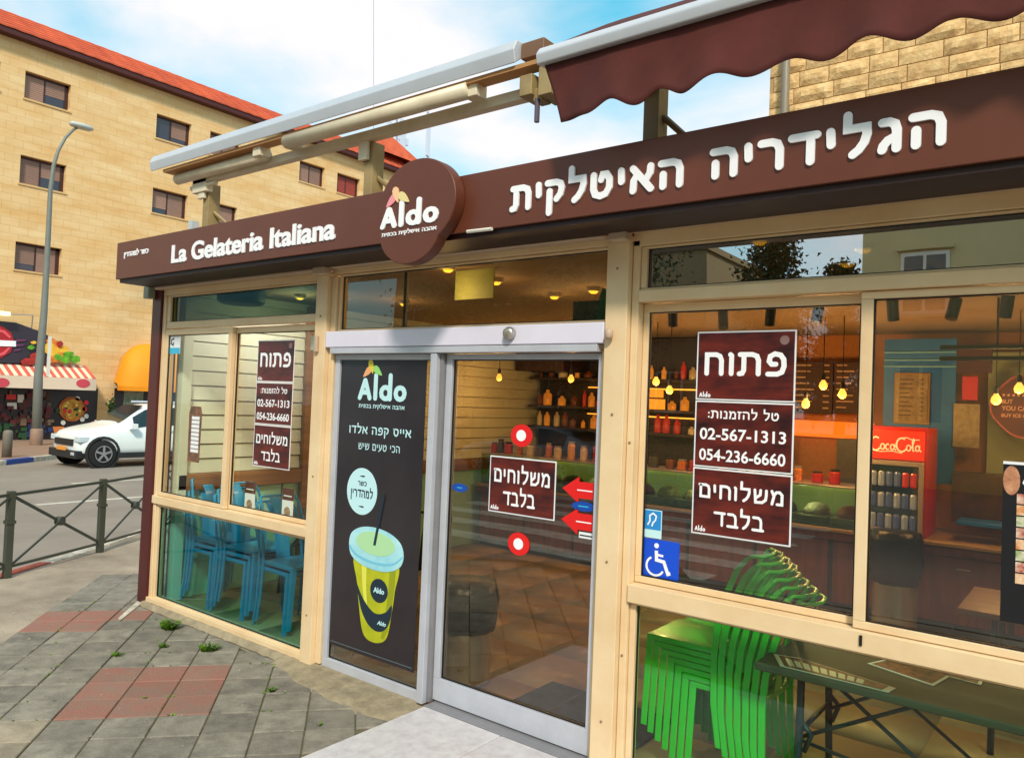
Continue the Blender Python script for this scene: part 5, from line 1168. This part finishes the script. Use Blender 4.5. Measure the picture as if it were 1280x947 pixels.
sh = thing('potted_shrub', 'small dark green shrub by the side shop window', 'plant', tuple(F_(139,530,.5))); mb.build('foliage', mat('shrub_green',(44,78,36),.7), sh); c = F_(139,520,.5); MB().tube([(c.x,c.y,-.45),(c.x,c.y,c.z)], .03, 6).build('stem', woodtrim, sh)
# street lamp, small lit wall lamp, bollard
LX = -29.12; pts = [at(45,556,x=LX), at(48,470,x=LX), at(55,390,x=LX), at(60,300,x=LX), at(63,238,x=LX), at(67,207,x=LX), at(73,188,x=LX), at(82,172,x=LX), at(92,162,x=LX), at(100,158,x=LX)]
lp = thing('street_lamp', 'grey street lamp with curved arm standing before the food shop', 'street lamp', tuple(pts[0]))
mb = MB(); mb.tube([(LX,p.y,p.z) for p in pts], [.16,.14,.11,.085,.075,.065,.055,.05,.045,.04], 12); mb.build('pole', mat('lamp_grey',(120,124,118),.5,var=.15,scale=2), lp, smooth=True)
MB().lathe([(.20,-.45),(.20,.5),(.165,.55)], (LX,pts[0].y,pts[0].z+.02), 12).build('base', mat('lamp_base',(150,120,100),.6,var=.2), lp, smooth=True)
h_ = at(105,159,x=LX); mb = MB(); mb.lathe([(.04,-.5),(.15,-.42),(.19,-.1),(.17,.2),(.05,.32)], h_, 12, 'y'); mb.v = [(LX+(x-LX), y, h_.z+(z-h_.z)*.62) for x,y,z in mb.v]; mb.build('lamp_head', mat('lamp_head',(184,190,184),.4), lp, smooth=True)
p = at(66,425,x=LX+.2); MB().box(LX+.2,LX+.24,at(57,425,x=LX).y,at(61,425,x=LX).y,at(60,470,x=LX).z,at(60,421,x=LX).z).build('side_panel', offwhite, lp)
bl = thing('bollard', 'short grey bollard at the kerb beside the street lamp', 'bollard', (-23.7,5.05,-.31)); MB().lathe([(.12,.0),(.12,.66),(.10,.72),(.03,.74)], (-23.7,5.0,-.31), 14).build('bollard_body', mat('bollard_grey',(120,112,100),.7,var=.15), bl, smooth=True)
wl = thing('wall_lamp', 'lit pale green fluorescent wall lamp above the food shop sign', 'lamp', tuple(F_(5,391))); a = F_(-8,388,.6); b = F_(12,395,.6); MB().box(FX+.5,FX+.7,a.y,b.y,b.z,a.z).build('lamp_head', mat('lamp_lit',(240,250,170),.5,emit=1.5), wl, bevel=.03); c = F_(40,394,.3); MB().tube([(FX+.6,b.y,(a.z+b.z)/2),(FX+.4,c.y,c.z),(FX+.05,c.y+.1,c.z-.5)], .02, 6).build('arm', am, wl)
# ================================================================ VEHICLES
def car(name, label, paint, st, wheels, loc, rz, wr=.34, win=(3,10), cladding=None, group=None, details=None, hw=.86):
    """st: stations (x, z_bottom, z_belt, z_top, half_w_belt, half_w_top) from nose (x=0) to tail"""
    t = thing(name, label, 'car', loc); t.rotation_euler = (0,0,rz); OFF[t.name] = Vector((0,0,0))
    mb = MB(); n = 12
    for (x, zb, zl, zt, wl_, wt) in st:
        ring = [(wl_*.86,zb),(wl_*.985,zb+.10),(wl_,zb+(zl-zb)*.55),(wl_*.975,zl),(wt,zl+(zt-zl)*.92),(wt*.80,zt)]
        mb.v += [(x,-a,b) for a,b in ring]+[(x,a,b) for a,b in reversed(ring)]
    for i in range(len(st)-1):
        for j in range(n): mb.f.append((i*n+j,(i+1)*n+j,(i+1)*n+(j+1)%n,i*n+(j+1)%n))
    mb.f.append(tuple(range(n))); mb.f.append(tuple((len(st)-1)*n+j for j in range(n-1,-1,-1)))
    o = mb.build('body', paint, t, smooth=True); sbm = o.modifiers.new('sub','SUBSURF'); sbm.levels = sbm.render_levels = 1
    gm = mat('car_glass', (34,36,34), .06, spec=1.0)
    for (a, b) in win:
        for sy_ in (-1, 1):
            g = MB(); i0, i1 = st[a], st[b]
            def P(s, f): 
                return (s[0], sy_*(s[4]*.975+(s[5]-s[4]*.975)*f/.92+.006), s[2]+(s[3]-s[2])*f)
            lo = [P(st[k], .12) for k in range(a, b+1)]; hi = [P(st[k], .84) for k in range(a, b+1)]
            g.v = lo+hi; m_ = len(lo)
            for k in range(m_-1): g.f.append((k,k+1,m_+k+1,m_+k))
            so = g.build('side_window', gm, t); so.modifiers.new('thick','SOLIDIFY').thickness = .006
    for (a, b, nm_) in details.get('screens', []):
        s0, s1 = st[a], st[b]; g = MB(); e = .012
        g.v = [(s0[0],-s0[5]*.84,s0[3]+e),(s0[0],s0[5]*.84,s0[3]+e),(s1[0],s1[5]*.84,s1[3]+e),(s1[0],-s1[5]*.84,s1[3]+e)]; g.f = [(0,1,2,3)]; g.build(nm_, gm, t).modifiers.new('thick','SOLIDIFY').thickness = .006
    for x in wheels:
        for sy_ in (-1, 1):
            yo = sy_*hw
            arch = MB(); arch.lathe([(wr*1.22,-.02),(wr*1.22,.012),(wr*1.05,.02),(wr*1.05,-.02)] if sy_ > 0 else [(wr*1.22,.02),(wr*1.22,-.012),(wr*1.05,-.02),(wr*1.05,.02)], (x,yo,wr*1.04), 20, 'y'); arch.build('wheel_arch', cladding or rubber, t)
            wt_ = MB().lathe([(wr*.62,-.10),(wr*.95,-.09),(wr,-.05),(wr,.05),(wr*.95,.09),(wr*.62,.10)], (x,yo-sy_*.06,wr), 22, 'y').build('tyre', rubber, t, smooth=False)
            MB().lathe([(wr*.62,0),(wr*.60,.03*sy_),(wr*.5,.015*sy_),(wr*.2,.02*sy_)], (x,yo+sy_*.03,wr), 20, 'y').build('wheel_disc', black, t); rm = MB(); rm.lathe([(wr*.60,.0),(wr*.60,.036*sy_),(wr*.54,.036*sy_),(wr*.54,.0)], (x,yo+sy_*.03,wr), 20, 'y')
            for k in range(5):
                a = 2*math.pi*k/5+.3; rm.bar((x,yo+sy_*.06,wr),(x+wr*.56*math.cos(a),yo+sy_*.055,wr+wr*.56*math.sin(a)),.05,.03,(0,1,0))
            rm.build('rim', mat('rim_silver',(150,150,154),.4,metal=.3), t)
    for (nm_, m, b) in details['boxes']: MB().box(*b).build(nm_, m, t, bevel=.01)
    return t
wpaint = mat('car_white', (232, 240, 240), .25, coat=.6, var=.02)
st = [(.24,.34,.62,.80,.70,.58),(.33,.28,.70,.92,.84,.70),(.62,.25,.82,1.00,.90,.74),(1.05,.25,.92,1.08,.91,.78),(1.30,.25,.96,1.12,.91,.78),(1.62,.25,.98,1.36,.91,.70),(1.98,.25,1.0,1.60,.91,.64),(2.35,.25,1.01,1.66,.91,.62),(2.9,.25,1.02,1.68,.91,.62),(3.5,.25,1.04,1.66,.91,.62),(3.95,.27,1.06,1.55,.90,.60),(4.25,.32,1.02,1.14,.84,.66),(4.32,.40,.9,1.0,.74,.6)]
clad = mat('car_cladding', (34,34,36), .6)
G0 = ggr(128,573, .12)
det = {'screens':[(4,6,'windscreen')], 'boxes':[('bumper',clad,(.20,.45,-.80,.80,.24,.44)),('grille',clad,(.215,.34,-.52,.52,.56,.72)),('number_plate',mat('plate_yellow',(226,150,60),.5),(.17,.196,-.26,.26,.42,.53)),('headlight',mat('headlight',(200,214,220),.15),(.25,.50,-.84,-.56,.66,.80)),('headlight',mat('headlight',(200,214,220),.15),(.25,.50,.56,.84,.66,.80)),('fog_lamp',alu,(.19,.22,-.72,-.52,.32,.40)),('door_mirror',wpaint,(1.45,1.62,-1.08,-.90,1.0,1.14)),('door_mirror',wpaint,(1.45,1.62,.90,1.08,1.0,1.14)),('side_cladding',clad,(1.2,3.1,-.93,-.86,.24,.38)),('side_cladding',clad,(1.2,3.1,.86,.93,.24,.38)),('roof_rail',alu,(2.2,3.7,-.60,-.56,1.67,1.72)),('roof_rail',alu,(2.2,3.7,.56,.60,1.67,1.72)),('door_handle',wpaint,(2.5,2.66,-.94,-.90,.94,.97)),('door_seam',clad,(2.02,2.03,-.918,-.90,.4,.98)),('door_seam',clad,(2.98,2.99,-.918,-.90,.4,.98))]}
# nose towards -Y: local +x runs to +Y ; the visible flank (towards +X) is local -y
wy = G0.y
car('white_suv', 'white crossover car with black lower cladding parked nose towards us across the street', wpaint, st, (.82, 3.45), (G0.x-.9, wy-.82, gz(G0.x)-.12), R(90), wr=.36, win=((5,10),), cladding=clad, details=det, hw=.905)
sp = mat('car_silver', (150, 156, 164), .25, metal=.5, coat=.6)
st2 = [(0,.32,.55,.66,.66,.56),(.12,.24,.64,.76,.80,.68),(.6,.22,.74,.86,.86,.72),(1.15,.22,.82,.95,.87,.76),(1.55,.22,.86,1.12,.87,.70),(2.0,.22,.88,1.36,.87,.60),(2.5,.22,.89,1.43,.87,.58),(3.0,.22,.90,1.41,.87,.58),(3.5,.22,.92,1.28,.87,.60),(3.95,.24,.95,1.08,.86,.66),(4.35,.28,.92,1.0,.82,.68),(4.45,.38,.8,.88,.72,.6)]
det2 = {'screens':[(3,5,'windscreen'),(8,9,'rear_screen')], 'boxes':[('tail_light',redm,(4.33,4.46,-.80,-.56,.74,.86)),('tail_light',redm,(4.33,4.46,.56,.80,.74,.86)),('door_mirror',sp,(1.5,1.65,.88,1.02,.9,1.0)),('door_seam',clad,(2.2,2.21,.86,.876,.35,.88))]}
car('silver_sedan', 'silver sedan parked across the side street, seen mirrored in the sliding door glass', sp, st2, (.82,3.5), (-14.3,-13.6,-.26), 0, wr=.32, win=((4,8),), details=det2, hw=.83)
# ================================================================ RAILING
rg = mat('railing_paint', (66, 70, 58), .5, var=.15, scale=6)
posts = [(-7.36,-1.52),(-8.0,-.40),(-8.65,.72),(-9.38,1.80),(-10.2,2.83)]
rail_ = thing('street_railing', 'dark green metal street railing with crossed bars along the kerb', 'railing', (-8.65,.72,-.04))
for (x, y) in posts:
    z0_ = gz(x); d_ = .032
    MB().box(x-d_,x+d_,y-d_,y+d_,z0_+.0,z0_+.80).build('post', rg, rail_, bevel=.006)
    MB().box(x-d_-.008,x+d_+.008,y-d_-.008,y+d_+.008,z0_+.50,z0_+.53).build('collar', rg, rail_)
for a, b in zip(posts[:-1], posts[1:]):
    A = Vector((*a, gz(a[0]))); B = Vector((*b, gz(b[0]))); up = Vector((0,0,1)); d_ = (B-A).normalized()*.034; A2, B2 = A+d_, B-d_
    MB().bar(A2+up*.765, B2+up*.765, .03, .026).build('top_rail', rg, rail_); MB().bar(A2+up*.10, B2+up*.10, .03, .022).build('bottom_rail', rg, rail_)
    MB().bar(A2+up*.745, B2+up*.12, .016, .026).build('cross_bar', rg, rail_); nn = Vector((d_.y,-d_.x,0)).normalized()*.017
    MB().bar(A2+up*.12+nn, B2+up*.745+nn, .014, .018).build('cross_bar', rg, rail_)
    c = (A+B)/2+up*.435; MB().tube([c-nn*1.4, c+nn*2.2], .045, 14).build('boss', rg, rail_)
# ================================================================ BEHIND THE PHOTOGRAPHER (mirrored in the glass)
crm = mat('render_cream', (206, 190, 140), .85, var=.08, scale=.8); gw = mat('house_glass', (70,76,74), .1)
def house(name, label, x0, x1, y0, y1, h, m, nx, nz_, wz=1.5, ww=1.0, rail=False):
    t = thing(name, label, 'building', ((x0+x1)/2,y0,-.2)); yf = y1
    MB().box(x0,x1,y0,y1,-.6,h).build('wall', m, t); MB().box(x0-.1,x1+.1,y0-.1,y1+.1,h+.003,h+.25).build('parapet', m, t)
    for i in range(nx):
        for j in range(nz_):
            xc = x0+(x1-x0)*(i+.5)/nx; zc = 1.6+j*3.1
            f = MB(); f.box(xc-ww/2-.09,xc+ww/2+.09,yf+.002,yf+.06,zc-.1,zc+wz+.1); w_ = f.build('window', offwhite if (i+j)%2 else m, t); MB().box(xc-ww/2,xc-.04,yf+.061,yf+.075,zc,zc+wz).build('pane', gw, w_); MB().box(xc+.04,xc+ww/2,yf+.061,yf+.075,zc,zc+wz).build('pane', gw, w_)
            MB().box(xc-ww/2-.2,xc+ww/2+.2,yf+.004,yf+.14,zc+wz+.16,zc+wz+.24).build('lintel', m, w_)
            MB().box(xc-ww/2-.15,xc+ww/2+.15,yf+.005,yf+.12,zc-.2,zc-.104).build('sill', m, w_)
    return t
house('cream_house', 'tall cream rendered house mirrored in the right transom glass', -5.6, 14, -34, -20, 13.5, crm, 6, 4)
house('low_house', 'lower stone house left of the trees, mirrored in the right transom', -30, -12.5, -36, -25, 8.0, mat('stone_dull',(150,130,96),.9,var=.15), 6, 2)
MB_ = MB().box(-20,-5.6,-21.2,-20.9,-.5,1.1).build('garden_wall', stone_r); tag(MB_, 'low stone garden wall under the trees across the side street', 'wall')
leafm = mat('leaf_dark', (50, 74, 34), .7, rgb2=(30,50,22), scale=1.5)
def tree(x, y, h, r, lab, seed, cone=False):
    rn = random.Random(seed); t = thing('tree', lab, 'tree', (x,y,gz(x)-.2))
    mb = MB(); zb = gz(x)-.3; mb.tube([(x,y,zb),(x+.1,y,zb+h*.35),(x-.05,y,zb+h*.8)], [.22,.16,.05], 8)
    for k in range(8): a = k*2.4; zz = zb+h*(.3+.07*k); mb.tube([(x,y,zz),(x+math.cos(a)*r*.7,y+math.sin(a)*r*.7,zz+h*.12)], [.07,.02], 5)
    mb.build('trunk', woodtrim, t, smooth=True)
    mb = MB(); cl = []
    for k in range(90):
        f = rn.random(); zz = zb+h*(.28+.72*f); rr = r*(1-f*.92 if cone else math.sqrt(max(.05,1-(2*f-1)**2)))*rn.uniform(.3,1.08); a = rn.random()*6.28; cl.append((x+rr*math.cos(a),y+rr*math.sin(a),zz))
    for c in cl:
        for i in range(130):
            g = [rn.gauss(0,.24*r/1.6) for _ in range(3)]; s_ = rn.uniform(.06,.11)
            p = [Vector((c[0]+g[0],c[1]+g[1],c[2]+g[2]*.7))+Vector((rn.uniform(-s_,s_),rn.uniform(-s_,s_),rn.uniform(-s_,s_))) for _ in range(4)]; mb.add(p, [(0,1,2),(0,2,3)])
    mb.build('crown', leafm, t); return t
tree(-9.0,-22.5,8.6,1.9,'taller dark conifer mirrored in the middle of the right transom',1,True); tree(-6.9,-22.8,6.8,1.2,'shorter dark conifer beside the tall one, mirrored in the transom',2,True)
tree(-13.0,-17.0,9.2,3.0,'broad dark tree mirrored at the left end of the right transom',4); tree(-19,-18.5,8.5,3.0,'broad dark tree farther left in the mirrored street',5)
bpy.context.view_layer.update()
